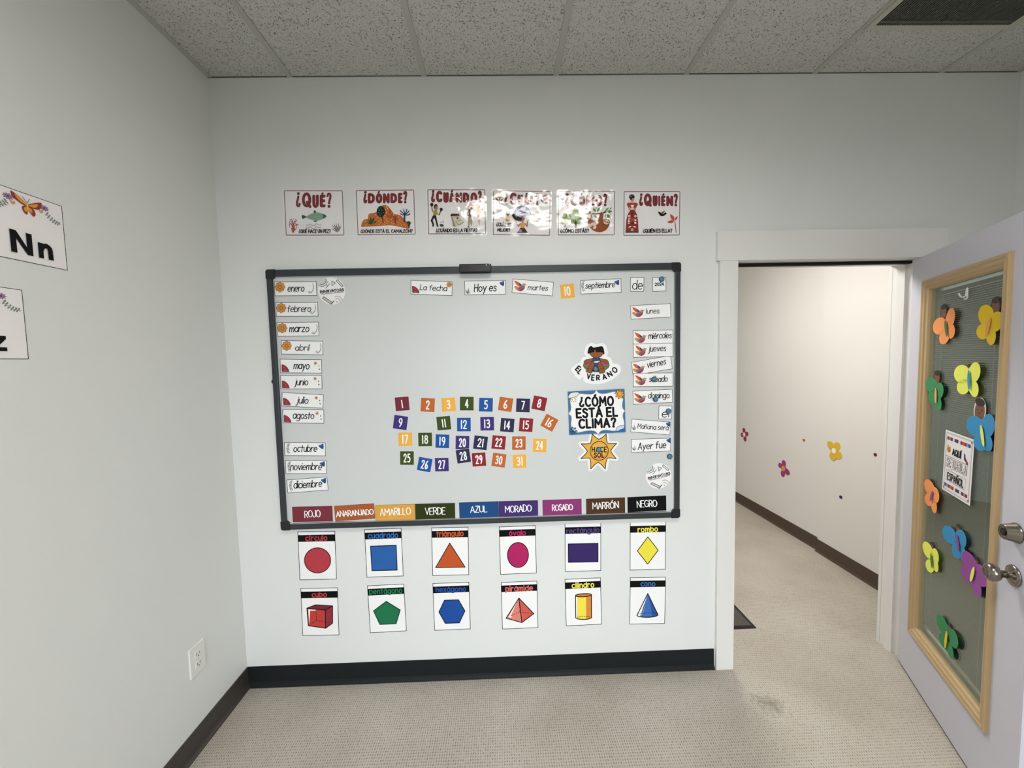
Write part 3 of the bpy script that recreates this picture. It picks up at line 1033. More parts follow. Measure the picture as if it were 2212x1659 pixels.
for nm, c, an, q, bl, cap, b, where, lift in DAYS:
    s = wall_sheet('weekday_card', 'white %s card with a bird print, %s' % (nm, where), 'card', 'weekday cards on the whiteboard', c, .1955, .0663, an, quad8(q), y=BOARD_Y - lift)
    s.border(.0020)
    bird_art(s, *b)
    s.part('lettering', (INK, word(nm, *bl, cap, cap * .056, slant=.13, track=.15, jit=.03)))

PHR = [
    ('La fecha', (.3054, 1.9472), -3.34, '168 273 724 297 717 488 166 468', (285, 408, 648, 422), 72, [('A', 233, 405, 1.08), ('F', 680, 337, 34)], 'with red shell and orange flower, left end of the date row', .196, .0663),
    ('Hoy es', (.5588, 1.944), -.11, '877 288 1430 280 1432 465 884 476', (1004, 434, 1305, 420), 100, [('G', 935, 422, 1.0), ('T', 1380, 325, 1.1)], 'with grass and blue tulip prints, below the eraser', .196, .0663),
    ('Mañana será', (1.3503, 1.2562), -5.82, '676 897 1046 923 1034 1045 663 1017', (725, 983, 1018, 1000), 44, [('G', 702, 975, .62), ('T', 1018, 945, .72)], 'tilted below the small el card', .196, .065),
    ('Ayer fue', (1.3506, 1.166), .14, '668 1084 1042 1075 1044 1200 668 1210', (730, 1183, 1000, 1166), 62, [('G', 702, 1168, .62), ('T', 1022, 1100, .72)], 'lowest card on the right, above the round sticker', .196, .0663),
]
for nm, c, an, q, bl, cap, arts, where, w, h in PHR:
    s = wall_sheet('phrase_card', 'white %s card %s' % (nm, where), 'card', 'date phrase cards on the whiteboard', c, w, h, an, quad8(q))
    s.border(.0020)
    for a in arts:
        draw(s, ' '.join(str(v) for v in a))
    s.part('lettering', (INK, word(nm, *bl, cap, cap * .058, slant=.13, track=.16, jit=.02)))
for nm, c, an, q, bl, cap, hw, where in (
        ('de', (1.2849, 1.9457), -.87, '1190 290 1412 290 1408 514 1190 514', (1216, 482, 1386, 480), 148, 6.5, 'in the date row, between septiembre and 2024'),
        ('2024', (1.3916, 1.9438), .99, '1540 292 1760 288 1762 508 1547 518', (1577, 425, 1728, 420), 48, 5.2, 'under a magnet ending the date row'),
        ('el', (1.421, 1.3261), -2.01, '932 773 1052 773 1048 895 928 892', (958, 877, 1024, 875), 72, 3.6, 'under a blue magnet, below domingo')):
    s = wall_sheet('word_card', 'small square white %s card %s' % (nm, where), 'card', 'small square word cards on the whiteboard', c, .0663, .0663, an, quad8(q))
    s.border(.0021)
    s.part('lettering', (INK, word(nm, *bl, cap, hw, slant=.08 if cap > 50 else 0, track=.14)))

# ------------------------------------------------------------------ number cards
NC = dict(m='#6e2a38', o='#b1602f', y='#dca548', g='#3b4a1e', b='#1f4f95', p='#3d3070', i='#2e2b4a', c='#82252f')
NCN = dict(m='maroon', o='orange', y='yellow', g='dark green', b='blue', p='purple', i='indigo', c='crimson')
NUM = '''1 m .1455 1.4006 2.8;2 o .2679 1.392 -4.9;3 y .3673 1.3915 1.7;4 g .4552 1.3939 -1.8;5 b .5474 1.3859 -3.2;6 o .6422 1.3857 -10.1;7 i .7264 1.3784 -3.5;8 c .8057 1.3864 -12.8;9 p .134 1.3104 -9.6;10 y .9499 1.9204 4.7;11 g .3415 1.3018 3.9;12 b .4382 1.2925 -1.3;13 p .5508 1.2936 -.6;14 i .6482 1.2841 -6.1;15 c .739 1.2827 -5.3;16 o .8529 1.2905 -29.8;17 y .1538 1.2285 -1;18 g .2491 1.2247 -.8;19 b .332 1.2139 -3.3;20 p .4286 1.2041 -2.8;21 i .5162 1.2012 -8.5;22 c .6045 1.2003 -7.3;23 o .7027 1.1943 -1.2;24 y .8035 1.1805 -3.3;25 g .1583 1.136 -1.9;26 b .2426 1.1017 -12.2;27 p .3254 1.0991 -.5;28 i .4309 1.1387 6.8;29 c .5063 1.119 2.5;30 o .6032 1.113 -9.6;31 y .7037 1.1049 1.8'''
for t in NUM.split(';'):
    n, c, x, z, an = t.split()
    wh = 'in the date row at the board top' if n == '10' else 'in the number rows on the whiteboard'
    s = wall_sheet('number_card', '%s square card with white number %s, %s' % (NCN[c], n, wh), 'card', 'square number cards on the whiteboard', (float(x), float(z)), .066, .066, float(an),
                   [(0, 0), (100, 0), (100, 100), (0, 100)], y=BOARD_Y - (.0012 if n == '28' else 0), paper=NC[c], margin=0)
    s.part('white_edge', ('#d8d4d2', [[(-.0342, -.0342), (.0342, -.0342), (.0342, -.0332), (-.0342, -.0332)], [(-.0342, .0332), (.0342, .0332), (.0342, .0342), (-.0342, .0342)], [(-.0342, -.0332), (-.0332, -.0332), (-.0332, .0332), (-.0342, .0332)], [(.0332, -.0332), (.0342, -.0332), (.0342, .0332), (.0332, .0332)]]), metric=True)
    w_ = 52 if len(n) == 2 and '1' not in n else (34 if n == '11' else 44)
    hwn = 4.4
    if n == '1':
        pol = st(hwn, 48, 24, 51, 78)
    elif n == '11':
        pol = st(hwn, 41, 24, 43, 78) + st(hwn, 59, 24, 61, 78)
    elif len(n) == 1:
        pol = word(n, 36, 79, 64, 79, 58, hwn)
    else:
        pol = word(n, 50 - w_ / 2, 79, 50 + w_ / 2, 79, 58, hwn, track=.34)
    s.part('number', ('#efecea', pol))

# ------------------------------------------------------------------ colour name cards
CO = [
    ('ROJO', '#73303a', (-.3087, .8736), -.51, '150 270 583 258 588 420 158 432', (283, 383, 455, 378), 72, 'dark red', 'first of the bottom row'),
    ('ANARANJADO', '#9d5430', (-.1052, .8756), 2.12, '600 260 1022 227 1033 395 615 425', (622, 378, 1018, 348), 60, 'burnt orange', 'tilted, second of the bottom row'),
    ('AMARILLO', '#cd9640', (.0913, .8702), .13, '1035 252 1455 238 1462 398 1042 412', (1086, 360, 1413, 350), 70, 'yellow', 'third of the bottom row'),
    ('VERDE', '#2c3413', (.286, .8701), -.35, '1462 238 1880 227 1885 385 1465 398', (1565, 350, 1780, 345), 70, 'dark green', 'touching the yellow card'),
    ('AZUL', '#1d4577', (.4994, .8705), .15, '-240 223 182 210 184 370 -232 385', (-120, 328, 60, 322), 66, 'blue', 'middle of the bottom row'),
    ('MORADO', '#3e2c68', (.6932, .8705), -.23, '184 210 598 198 600 358 187 370', (250, 325, 530, 317), 70, 'purple', 'touching the blue card'),
    ('ROSADO', '#82346a', (.9088, .8703), .26, '647 198 1062 182 1064 343 651 357', (748, 310, 968, 304), 62, 'magenta', 'between the purple and brown cards'),
    ('MARRÓN', '#48301f', (1.1245, .8702), .47, '1110 183 1522 168 1526 330 1113 343', (1178, 295, 1456, 283), 70, 'brown', 'between the magenta and black cards'),
    ('NEGRO', '#0c0b0c', (1.3301, .8727), .89, '1551 168 1958 145 1962 310 1552 326', (1650, 276, 1863, 264), 70, 'black', 'last of the bottom row'),
]
for nm, col, c, an, q, bl, cap, cn, wh in CO:
    s = wall_sheet('color_card', '%s card reading %s, %s on the whiteboard' % (cn, nm, wh), 'card', 'colour name cards along the board bottom', c, .193, .0758, an, quad8(q), paper=col, y=BOARD_Y - (.0012 if nm in ('VERDE', 'MORADO', 'AMARILLO') else 0) - (.0012 if nm == 'VERDE' else 0))
    s.border(.0009, '#2a1a20' if nm != 'NEGRO' else '#050505')
    # brush letters: a thick and a thin pass
    random.seed(nm)
    p1 = word(nm, *bl, cap, 3.4, track=.12, jit=.05)
    random.seed(nm)
    d = 5
    p2 = word(nm, bl[0] + d, bl[1] - 1, bl[2] + d, bl[3] - 1, cap * .94, 1.9, track=.12, jit=.05)
    s.part('lettering', ('#ece9e6', p1 + p2))

# ------------------------------------------------------------------ shape posters under the board
SHAPES = [
    ('círculo', (-.3016, .6602), -.69, '212 533 606 523 627 1040 233 1048', (293, 627, 527, 622), 50, '#a83a42', 'red circle', 'first of the upper row'),
    ('cuadrado', (.0246, .663), .27, '918 510 1313 495 1336 1003 944 1018', (957, 605, 1280, 596), 52, '#2f5f9f', 'blue square', 'second of the upper row'),
    ('triángulo', (.3511, .6589), -.76, '1630 488 2022 480 2032 997 1644 1002', (1680, 583, 1975, 575), 52, '#b4512c', 'orange triangle', 'third of the upper row'),
    ('óvalo', (.6862, .6542), .24, '184 478 574 464 586 978 202 991', (290, 573, 472, 567), 50, '#a8245c', 'pink oval', 'fourth of the upper row'),
    ('rectángulo', (1.0118, .6567), -.48, '882 440 1270 432 1274 948 886 955', (897, 545, 1256, 533), 54, '#3f2f66', 'purple rectangle', 'fifth of the upper row'),
    ('rombo', (1.3384, .6523), -.43, '1575 430 1957 423 1960 935 1575 941', (1656, 530, 1874, 523), 50, '#dccf4a', 'yellow diamond', 'last of the upper row'),
    ('cubo', (-.3033, .3728), -.96, '152 158 563 150 581 677 170 688', (275, 255, 445, 250), 50, '#b03a3c', 'red cube', 'first of the lower row'),
    ('pentágono', (.0275, .3774), .92, '891 130 1300 108 1328 633 925 654', (915, 224, 1283, 208), 54, '#22744f', 'green pentagon', 'second of the lower row'),
    ('hexágono', (.3489, .3763), .16, '1618 105 2022 90 2040 610 1638 626', (1652, 200, 1990, 190), 50, '#214d97', 'blue hexagon', 'third of the lower row'),
    ('pirámide', (.689, .3698), .2, '206 136 590 122 604 620 221 634', (253, 232, 547, 222), 50, '#c8605a', 'coral pyramid', 'fourth of the lower row'),
    ('cilindro', (1.0103, .3746), .72, '883 103 1265 88 1278 583 900 601', (957, 196, 1198, 187), 50, '#e2d25a', 'yellow cylinder', 'fifth of the lower row'),
    ('cono', (1.3365, .3687), -1.06, '1577 87 1956 80 1950 577 1571 580', (1688, 178, 1845, 177), 50, '#35609f', 'blue cone', 'last of the lower row'),
]


def dash(hw, x0, y0, x1, y1, n=5):
    o = []
    for i in range(n):
        a, b = i / n, (i + .6) / n
        o += st(hw, x0 + (x1 - x0) * a, y0 + (y1 - y0) * a, x0 + (x1 - x0) * b, y0 + (y1 - y0) * b, cap=False)
    return o


def shape_art(s, nm):
    K_ = '#120f12'
    P = lambda name, *it: s.part(name, *it)
    if nm == 'círculo':
        a = ell(423, 837, 138, 134, n=48)
        P('circle_print', ('#a83a42', a), (K_, outline(a, 4)))
    elif nm == 'cuadrado':
        a = poly(985, 687, 1258, 677, 1268, 938, 1000, 945)
        P('square_print', ('#2a5a9c', a), (K_, outline(a, 4) + [disc(p, 4) for p in a[0]]))
    elif nm == 'triángulo':
        a = poly(1826, 652, 1990, 911, 1677, 914)
        P('triangle_print', ('#b4502a', a), (K_, outline(a, 4) + [disc(p, 4) for p in a[0]]))
    elif nm == 'óvalo':
        a = ell(388, 780, 111, 134, n=48)
        P('oval_print', ('#a3235a', a), (K_, outline(a, 4)))
    elif nm == 'rectángulo':
        a = poly(920, 655, 1238, 650, 1240, 850, 922, 853)
        P('rectangle_print', ('#35265c', a), (K_, outline(a, 4) + [disc(p, 4) for p in a[0]]))
    elif nm == 'rombo':
        a = poly(1766, 583, 1877, 727, 1766, 875, 1655, 732)
        P('diamond_print', ('#dccf43', a), (K_, outline(a, 4) + [disc(p, 4) for p in a[0]]))
    elif nm == 'cubo':
        fr, tp, rt = poly(222, 378, 427, 398, 430, 600, 238, 573), poly(222, 378, 318, 340, 507, 352, 427, 398), poly(427, 398, 507, 352, 507, 543, 430, 600)
        P('cube_print', ('#b13c38', fr), ('#72272c', tp), ('#85303a', rt), ('#e8e2e0', poly(236, 390, 330, 396, 318, 404, 258, 405, 248, 560)), (K_, outline(fr, 4.5) + outline(tp, 4.5) + outline(rt, 4.5) + dash(2.5, 322, 362, 328, 515, 6) + dash(2.5, 328, 515, 490, 538, 6) + dash(2.5, 328, 515, 250, 560, 4)))
    elif nm == 'pentágono':
        a = poly(1103, 302, 1258, 397, 1212, 550, 1032, 558, 962, 408)
        P('pentagon_print', ('#1f6b48', a), (K_, outline(a, 4) + [disc(p, 4) for p in a[0]]))
    elif nm == 'hexágono':
        a = poly(1750, 290, 1905, 285, 1977, 408, 1915, 540, 1758, 545, 1688, 420)
        P('hexagon_print', ('#1d4890', a), (K_, outline(a, 4) + [disc(p, 4) for p in a[0]]))
    elif nm == 'pirámide':
        l, r = poly(397, 303, 262, 515, 430, 562), poly(397, 303, 430, 562, 556, 468)
        P('pyramid_print', ('#cf7a70', l), ('#c0564c', r), ('#ecd6d0', poly(372, 350, 286, 505, 300, 510, 330, 500, 312, 492)), (K_, outline(l, 4.5) + outline(r, 4.5) + dash(2.5, 400, 320, 402, 448, 5) + dash(2.5, 402, 448, 310, 492, 4) + dash(2.5, 402, 448, 545, 468, 5)))
    elif nm == 'cilindro':
        tp, bt = ell(1082, 272, 84, 16, -3, 40), ell(1085, 512, 84, 17, 0, 40)
        P('cylinder_print', ('#e0cf4c', poly(998, 275, 1166, 268, 1169, 510, 1002, 515) + bt), ('#f0ead8', poly(1000, 290, 1016, 292, 1019, 520, 1003, 515)), ('#c98238', poly(1110, 286, 1166, 272, 1168, 512, 1112, 527)), ('#b9743c', tp),
          (K_, outline(tp, 4.5) + st(4.5, 998, 275, 1002, 513) + st(4.5, 1166, 268, 1169, 511) + st(4.5, 1002, 513, 1030, 524, 1085, 529, 1140, 523, 1169, 511, smooth=True) + dash(3, 1015, 506, 1085, 496, 4) + dash(3, 1090, 496, 1158, 502, 3)))
    elif nm == 'cono':
        b = st(4.5, 1765, 255, 1650, 486) + st(4.5, 1765, 255, 1876, 482) + st(4.5, 1650, 486, 1680, 499, 1762, 506, 1845, 498, 1876, 482, smooth=True)
        P('cone_print', ('#3a66a8', poly(1765, 255, 1876, 482, 1845, 498, 1762, 506, 1680, 499, 1650, 486)), ('#dfe6ee', poly(1760, 270, 1655, 486, 1690, 498, 1712, 470)), ('#6f95c8', poly(1764, 262, 1712, 410, 1700, 500, 1680, 498, 1745, 330)), ('#284d8c', poly(1765, 258, 1800, 400, 1810, 500, 1845, 497, 1874, 482)),
          (K_, b + dash(2.5, 1665, 470, 1762, 457, 5) + dash(2.5, 1765, 457, 1865, 466, 5)))


for nm, c, an, q, bl, cap, col, what, wh in SHAPES:
    s = wall_sheet('shape_poster', 'white %s poster with a %s, %s below the whiteboard' % (nm, what, wh), 'poster', 'shape posters below the whiteboard', c, .1818, .2455, an, quad8(q), y=WALL_Y)
    s.border(.0027, '#141214', top=nm not in ('rectángulo', 'rombo'))
    w, h = s.w / 2, s.h / 2
    s.part('title_band', ('#0b0a0b', [[(-w, h - .21 * s.h), (w, h - .21 * s.h), (w, h - .072 * s.h), (-w, h - .072 * s.h)]]), metric=True)
    s.part('lettering', (col if nm != 'rectángulo' else '#4a3b70', word(nm, *bl, cap, 5.6, track=.26, xh=1.15)))
    shape_art(s, nm)

# ------------------------------------------------------------------ question posters over the board
RED, DARK = '#7c2b30', '#2c1013'


def poster(key, label, c, ang, q, w=.267, h=.202):
    s = wall_sheet('question_poster', label, 'poster', 'laminated question posters above the whiteboard', c, w, h, ang, quad8(q), y=WALL_Y, kind='lam', paper='#dcd9da', margin=.008, sheet='laminated_sheet')
    # twisted cord border in dark green and red
    a, b = [], []
    hw, hh = w / 2, h / 2
    n = 22
    for side, L, cnt in (('t', w, n), ('b', w, n), ('l', h, 16), ('r', h, 16)):
        for i in range(cnt):
            for j, dst in ((0, a), (.5, b)):
                t0, t1 = (i + j) / cnt * L - L / 2, (i + j + .46) / cnt * L - L / 2
                o = .0018
                e = (hh if side in 't' else -hh) if side in 'tb' else (hw if side == 'r' else -hw)
                for sg in (1, -1):
                    p = [(t0, e - o * sg), (t1, e + o * sg)] if side in 'tb' else [(e - o * sg, t0), (e + o * sg, t1)]
                    dst += ribbon(p, .0012 if sg > 0 else .0006, False)
    s.part('border', ('#27302e', a), ('#8a5f62', b), metric=True)
    return s


def title(s, letters, hw=40, ol=9):
    cores = []
    for ch, x0, x1, yt, yb in letters:
        w_ = min(hw * (.66 if ch in '¿?' else 1), (x1 - x0 - 2 * ol) / 2 - 1)
        qs = fit(ch, x0 + ol, x1 - ol, yt + ol, yb - ol, w_)
        cores += [(hw if len(q) == 1 else w_, q) for q in qs]
    big, fill = [], []
    for w_, q in cores:
        big += ribbon(q, w_ + ol)
        fill += ribbon(q, w_)
    s.part('title_lettering', (DARK, big), (RED, fill))


def acc(x0, y0, x1, y1, hw=20, ol=8):
    return st(hw + ol, x0, y0, x1, y1), st(hw, x0, y0, x1, y1)


s = poster('que', 'laminated ¿QUÉ? poster with a green fish, first above the whiteboard', (-.2291, 2.3042), -.77, '75 118 2000 115 2048 1578 135 1578')
title(s, [('¿', 455, 615, 175, 660), ('Q', 655, 975, 170, 685), ('U', 1000, 1220, 245, 680), ('E', 1250, 1445, 245, 660), ('?', 1475, 1640, 180, 665)])
s.part('accent_mark', (DARK, acc(1325, 225, 1355, 195)[0]), (RED, acc(1325, 225, 1355, 195)[1]))
s.part('fish_print', ('#23504c', poly(640, 905, 740, 930, 810, 975, 800, 1000, 720, 1030, 655, 1055, 670, 1000, 635, 980, 665, 950) + poly(1060, 760, 1090, 765, 1150, 830, 1040, 855) + poly(1075, 1095, 1170, 1100, 1130, 1145, 1050, 1140)),
       ('#7d9c88', sm(800, 985, 900, 905, 1040, 850, 1200, 835, 1360, 880, 1475, 955, 1400, 1020, 1280, 1075, 1100, 1105, 940, 1060)),
       ('#2d5f55', sm(1365, 885, 1420, 905, 1478, 955, 1430, 1000, 1370, 1030, 1355, 960)),
       ('#6a8a78', st(5, 880, 960, 1350, 940) + st(5, 880, 1000, 1340, 1000) + st(5, 960, 920, 1340, 900)))
s.part('wave_print', ('#43504e', sum([st(6, 810, y, 850, y + 22, 890, y + 18, 940, y - 20, 990, y + 25, 1040, y + 38, 1090, y + 20, 1140, y - 25, 1190, y + 12, 1250, y + 18, 1300, y, smooth=True) for y in (1230, 1320)], [])))
dots = []
for x, y in ((270, 1055), (310, 1070), (370, 1045), (455, 1060), (470, 1100), (295, 1105), (345, 1108), (250, 1150), (455, 1135), (305, 1180), (435, 1185), (255, 1215), (480, 1220), (530, 1230), (245, 1265), (495, 1270), (255, 1315), (480, 1318)):
    dots += ell(x, y, 15, 15, n=9)
s.part('coral_print', ('#a8463f', poly(300, 1320, 340, 1340, 340, 1280, 390, 1280, 400, 1340, 440, 1330, 410, 1420, 395, 1500, 335, 1500, 320, 1420) + st(16, 370, 1330, 355, 1200, 325, 1120, smooth=True) + st(14, 375, 1300, 395, 1180, 420, 1110, smooth=True) + st(14, 350, 1320, 320, 1240, 275, 1205, smooth=True) + st(14, 395, 1340, 430, 1260, 480, 1240, smooth=True) + st(12, 410, 1420, 470, 1370)), (INK, dots))
s.part('spiky_plant_print', ('#1d2036', leaf(1855, 1500, 1620, 1340, .03) + leaf(1850, 1495, 1640, 1225, .034) + leaf(1845, 1480, 1705, 1175, .034) + leaf(1845, 1460, 1790, 1150, .034) + leaf(1850, 1470, 1880, 1160, .034) + leaf(1858, 1480, 1940, 1185, .03) + leaf(1865, 1490, 1980, 1245, .034)))
s.part('caption_lettering', (INK, word('¿QUÉ HACE UN PEZ?', 552, 1505, 1618, 1508, 108, 11, track=.2)))

s = poster('donde', 'laminated ¿DÓNDE? poster with an orange hill, second above the whiteboard', (.1026, 2.3019), -.17, '72 115 1990 95 2035 1555 145 1578')
s.part('hill_print', ('#b3652c', sm(255, 1305, 270, 1180, 330, 1085, 400, 1055, 465, 1040, 478, 940, 530, 870, 640, 855, 745, 815, 830, 700, 930, 610, 1040, 590, 1140, 640, 1240, 750, 1340, 885, 1450, 905, 1560, 945, 1680, 1050, 1800, 1220, 1855, 1360, 1700, 1355, 1400, 1290, 1200, 1265, 1000, 1275, 700, 1295, 400, 1305)),
       ('#e3bd92', sum([ell(x, y, 11, 19, -15, 10) for x, y in ((380, 1130), (405, 1240), (725, 920), (790, 1000), (900, 1080), (830, 1130), (895, 1175), (840, 1240), (1050, 735), (1125, 710), (1085, 655), (1085, 835), (1040, 930), (1035, 1025), (1085, 1090), (1030, 1155), (1130, 1140), (1100, 1205), (1005, 1225), (1240, 1075), (1255, 1175), (1310, 1210), (1315, 915), (1490, 990), (1530, 1085), (1605, 1130), (1465, 1160), (1535, 1190), (1665, 1230), (1475, 1245), (1580, 1265), (1720, 1290))], [])))
title(s, [('¿', 315, 440, 140, 540), ('D', 460, 695, 200, 540), ('O', 725, 945, 205, 540), ('N', 965, 1190, 205, 540), ('D', 1210, 1435, 200, 530), ('E', 1465, 1620, 190, 535), ('?', 1640, 1775, 125, 525)], 36)
s.part('accent_mark', (DARK, acc(812, 180, 838, 155)[0]), (RED, acc(812, 180, 838, 155)[1]))
s.part('round_tree_print', ('#4a1c18', st(15, 935, 970, 975, 1175)), ('#12241a', ell(898, 808, 140, 185)), ('#5f7866', sum([ell(x, y, 15, 22, -20, 10) for x, y in ((812, 700), (905, 690), (850, 765), (930, 765), (830, 850), (980, 840), (910, 875), (875, 935))], [])))
s.part('agave_print', ('#2c4a26', leaf(610, 1225, 555, 975, .12) + leaf(610, 1225, 680, 970, .12) + leaf(605, 1225, 475, 1060, .14) + leaf(600, 1225, 445, 1165, .16) + leaf(640, 1225, 775, 1105, .16) + leaf(615, 1225, 620, 1060, .16)), ('#5d7d2e', leaf(600, 1215, 720, 1190, .2)))
s.part('red_leaf_print', ('#96442c', leaf(1200, 920, 1195, 710, .16) + leaf(1200, 1020, 1080, 905, .2) + leaf(1205, 1020, 1295, 880, .2) + st(6, 1200, 1010, 1200, 1190)))
s.part('bare_tree_print', ('#6e2f1e', st(13, 1375, 1000, 1385, 1205) + st(9, 1380, 1110, 1290, 1060) + st(9, 1380, 1100, 1460, 1030) + st(9, 1376, 1040, 1300, 960) + st(9, 1375, 1020, 1368, 950) + st(9, 1376, 1030, 1430, 960)))
s.part('palm_print', ('#1d3a66', st(26, 1695, 900, 1678, 1140) + sum([st(15, 1695, 900, x0, y0, x1, y1, smooth=True) for x0, y0, x1, y1 in ((1620, 850, 1550, 780), (1670, 800, 1660, 735), (1740, 820, 1760, 735), (1780, 850, 1830, 790), (1780, 925, 1865, 885), (1620, 920, 1545, 880))], [])))
s.part('cactus_print', ('#24402c', poly(1800, 1130, 1870, 1140, 1880, 1180, 1925, 1150, 1900, 1190, 1875, 1230, 1860, 1300, 1800, 1280, 1790, 1220, 1740, 1170)), ('#5a2a22', poly(1810, 1280, 1860, 1295, 1850, 1355, 1815, 1345)))
s.part('caption_lettering', (INK, word('¿DÓNDE ESTÁ EL CAMALEÓN?', 232, 1515, 1955, 1503, 98, 10, track=.2)))

s = poster('cuando', 'laminated ¿CUÁNDO? poster with dancers and a tear-off calendar, third above the whiteboard', (.434, 2.3001), -.73, '72 95 1975 88 1990 1545 105 1545')
s.part('sombrero_man_print', ('#3a2420', ell(1478, 720, 85, 75) + st(36, 1470, 820, 1480, 960) + st(18, 1420, 820, 1370, 875, 1420, 940)), ('#9c8f72', poly(1400, 985, 1530, 985, 1560, 1180, 1520, 1310, 1480, 1180, 1450, 1310, 1410, 1310)), (INK, ell(1425, 1325, 36, 16)),
       ('#b98035', sm(1310, 585, 1400, 610, 1560, 660, 1660, 690, 1600, 715, 1480, 670, 1340, 625)), ('#7c4436', poly(1480, 470, 1590, 520, 1600, 640, 1420, 600)))
s.part('second_hat_print', ('#8f6a35', sm(1560, 720, 1690, 700, 1830, 730, 1920, 710, 1880, 800, 1780, 860, 1660, 830)), ('#c69a4a', ell(1745, 660, 62, 45)), ('#5d1f2c', poly(1690, 570, 1780, 560, 1800, 620, 1680, 640)), ('#c9a0a0', poly(1700, 880, 1790, 880, 1810, 1100, 1790, 1290, 1740, 1100)))
title(s, [('¿', 185, 315, 120, 510), ('C', 345, 560, 130, 510), ('U', 590, 770, 175, 525), ('A', 785, 970, 185, 510), ('N', 995, 1220, 180, 520), ('D', 1240, 1455, 185, 510), ('O', 1495, 1720, 180, 515), ('?', 1735, 1870, 120, 510)], 36)
s.part('accent_mark', (DARK, st(26, 868, 160, 890, 130)))
s.part('maraca_dancer_print', ('#9a7e66', ell(360, 690, 60, 80) + st(14, 250, 830, 215, 700) + st(14, 390, 900, 455, 915)), ('#4a2e22', sm(280, 680, 290, 600, 350, 562, 400, 600, 395, 640, 340, 640, 320, 740)), ('#9c8b34', poly(290, 770, 380, 755, 405, 860, 355, 950, 265, 930, 250, 830)),
       (INK, poly(255, 935, 350, 950, 380, 1100, 425, 1290, 450, 1310, 375, 1310, 345, 1160, 290, 1010, 240, 1110, 290, 1240, 265, 1310, 220, 1310, 235, 1250, 170, 1110)), ('#23262c', ell(210, 590, 52, 60) + st(13, 212, 640, 222, 780) + ell(520, 745, 52, 55) + st(13, 500, 800, 458, 930)))
s.part('calendar_print', ('#8d8670', poly(850, 980, 890, 960, 1010, 1270, 1000, 1310, 920, 1310)), ('#c4bda4', poly(890, 965, 1130, 965, 1190, 1100, 1285, 1155, 1200, 1250, 1010, 1310, 940, 1130)), ('#6b6450', st(7, 1000, 1130, 1190, 1100) + st(7, 1000, 1140, 1090, 1260, 1270, 1165) + st(5, 925, 985, 1120, 985)), ('#4d1620', poly(870, 885, 1105, 890, 1140, 950, 840, 970, 830, 930)), (INK, word('15', 1040, 1065, 1095, 1065, 50, 8)))
s.part('drum_print', ('#2c2d30', ell(535, 1268, 68, 42, 10)), ('#55575a', ell(535, 1255, 40, 16, 10)), ('#4a4c4e', ell(512, 1165, 13, 13) + ell(595, 1155, 12, 20)))
s.part('caption_lettering', (INK, word('¿CUÁNDO ES LA FIESTA?', 345, 1495, 1725, 1490, 108, 11, track=.2)))

s = poster('cual', 'laminated ¿CUÁL? poster with a fan dancer, fourth above the whiteboard', (.7395, 2.29), -1.74, '85 112 1975 140 1945 1605 75 1580')
title(s, [('¿', 450, 590, 175, 585), ('C', 625, 855, 180, 590), ('U', 885, 1070, 245, 605), ('A', 1090, 1280, 250, 600), ('L', 1310, 1450, 265, 600), ('?', 1475, 1610, 200, 595)], 37)
s.part('accent_mark', (DARK, st(26, 1180, 225, 1200, 200)))
s.part('tulip_print', ('#1f1a26', st(13, 285, 340, 275, 550) + leaf(275, 500, 155, 350, .16) + leaf(275, 490, 400, 385, .16)), ('#bd8034', poly(205, 250, 230, 235, 250, 270, 275, 185, 305, 235, 330, 215, 350, 265, 390, 250, 385, 320, 330, 360, 260, 360, 210, 310)))
s.part('daisy_print', ('#b46a78', sum([leaf(1810, 330, 1810 + 105 * math.cos(a * PI / 5), 330 + 105 * math.sin(a * PI / 5), .2) for a in range(10)], [])), ('#5c6470', leaf(1765, 520, 1640, 395, .16) + leaf(1780, 535, 1900, 490, .2)))
s.part('pineapple_print', ('#c9963e', ell(550, 1045, 72, 100)), ('#8a5f24', sum([st(4, 490 + i * 40, 980, 560 + i * 20, 1130) + st(4, 610 - i * 40, 980, 540 - i * 20, 1130) for i in range(3)], [])), ('#253a2a', sum([leaf(560, 945, 560 + x, y, .09) for x, y in ((-75, 790), (-40, 800), (0, 785), (40, 795), (75, 800), (-85, 860), (85, 860))], [])))
s.part('fan_print', ('#27407a', sm(745, 850, 790, 750, 880, 660, 1030, 632, 1180, 660, 1290, 760, 1330, 910, 1210, 930, 1100, 990, 980, 980, 860, 900)), ('#6a5c86', sum([st(5, 1070, 985, x, y) for x, y in ((790, 800), (900, 690), (1000, 660), (1110, 660), (1200, 720), (1280, 820))], [])))
s.part('dancer_print', (INK, sm(700, 950, 740, 890, 800, 885, 870, 940, 960, 1000, 1040, 1010, 1040, 1100, 980, 1140, 870, 1120, 770, 1060)), ('#a8604a', ell(1075, 1055, 48, 65) + st(26, 1060, 1100, 1055, 1190) + st(18, 985, 1210, 905, 1300, 850, 1180, 790, 1110) + st(18, 1125, 1210, 1195, 1310, 1215, 1130, 1260, 1085)), ('#c89a4a', poly(985, 1200, 1030, 1215, 1080, 1215, 1130, 1200, 1105, 1350, 980, 1350)), ('#4a2434', poly(975, 1360, 1110, 1360, 1225, 1525, 860, 1525)))
s.part('banana_print', ('#a8703a', sm(1340, 1045, 1390, 1075, 1460, 1080, 1540, 1045, 1600, 985, 1625, 980, 1615, 1060, 1560, 1120, 1490, 1145, 1410, 1125)))
s.part('caption_lettering', (INK, word('¿CUÁL ES', 172, 1300, 680, 1308, 108, 11, track=.22) + word('¿MEJOR?'[1:], 205, 1480, 635, 1484, 100, 11, track=.22)))

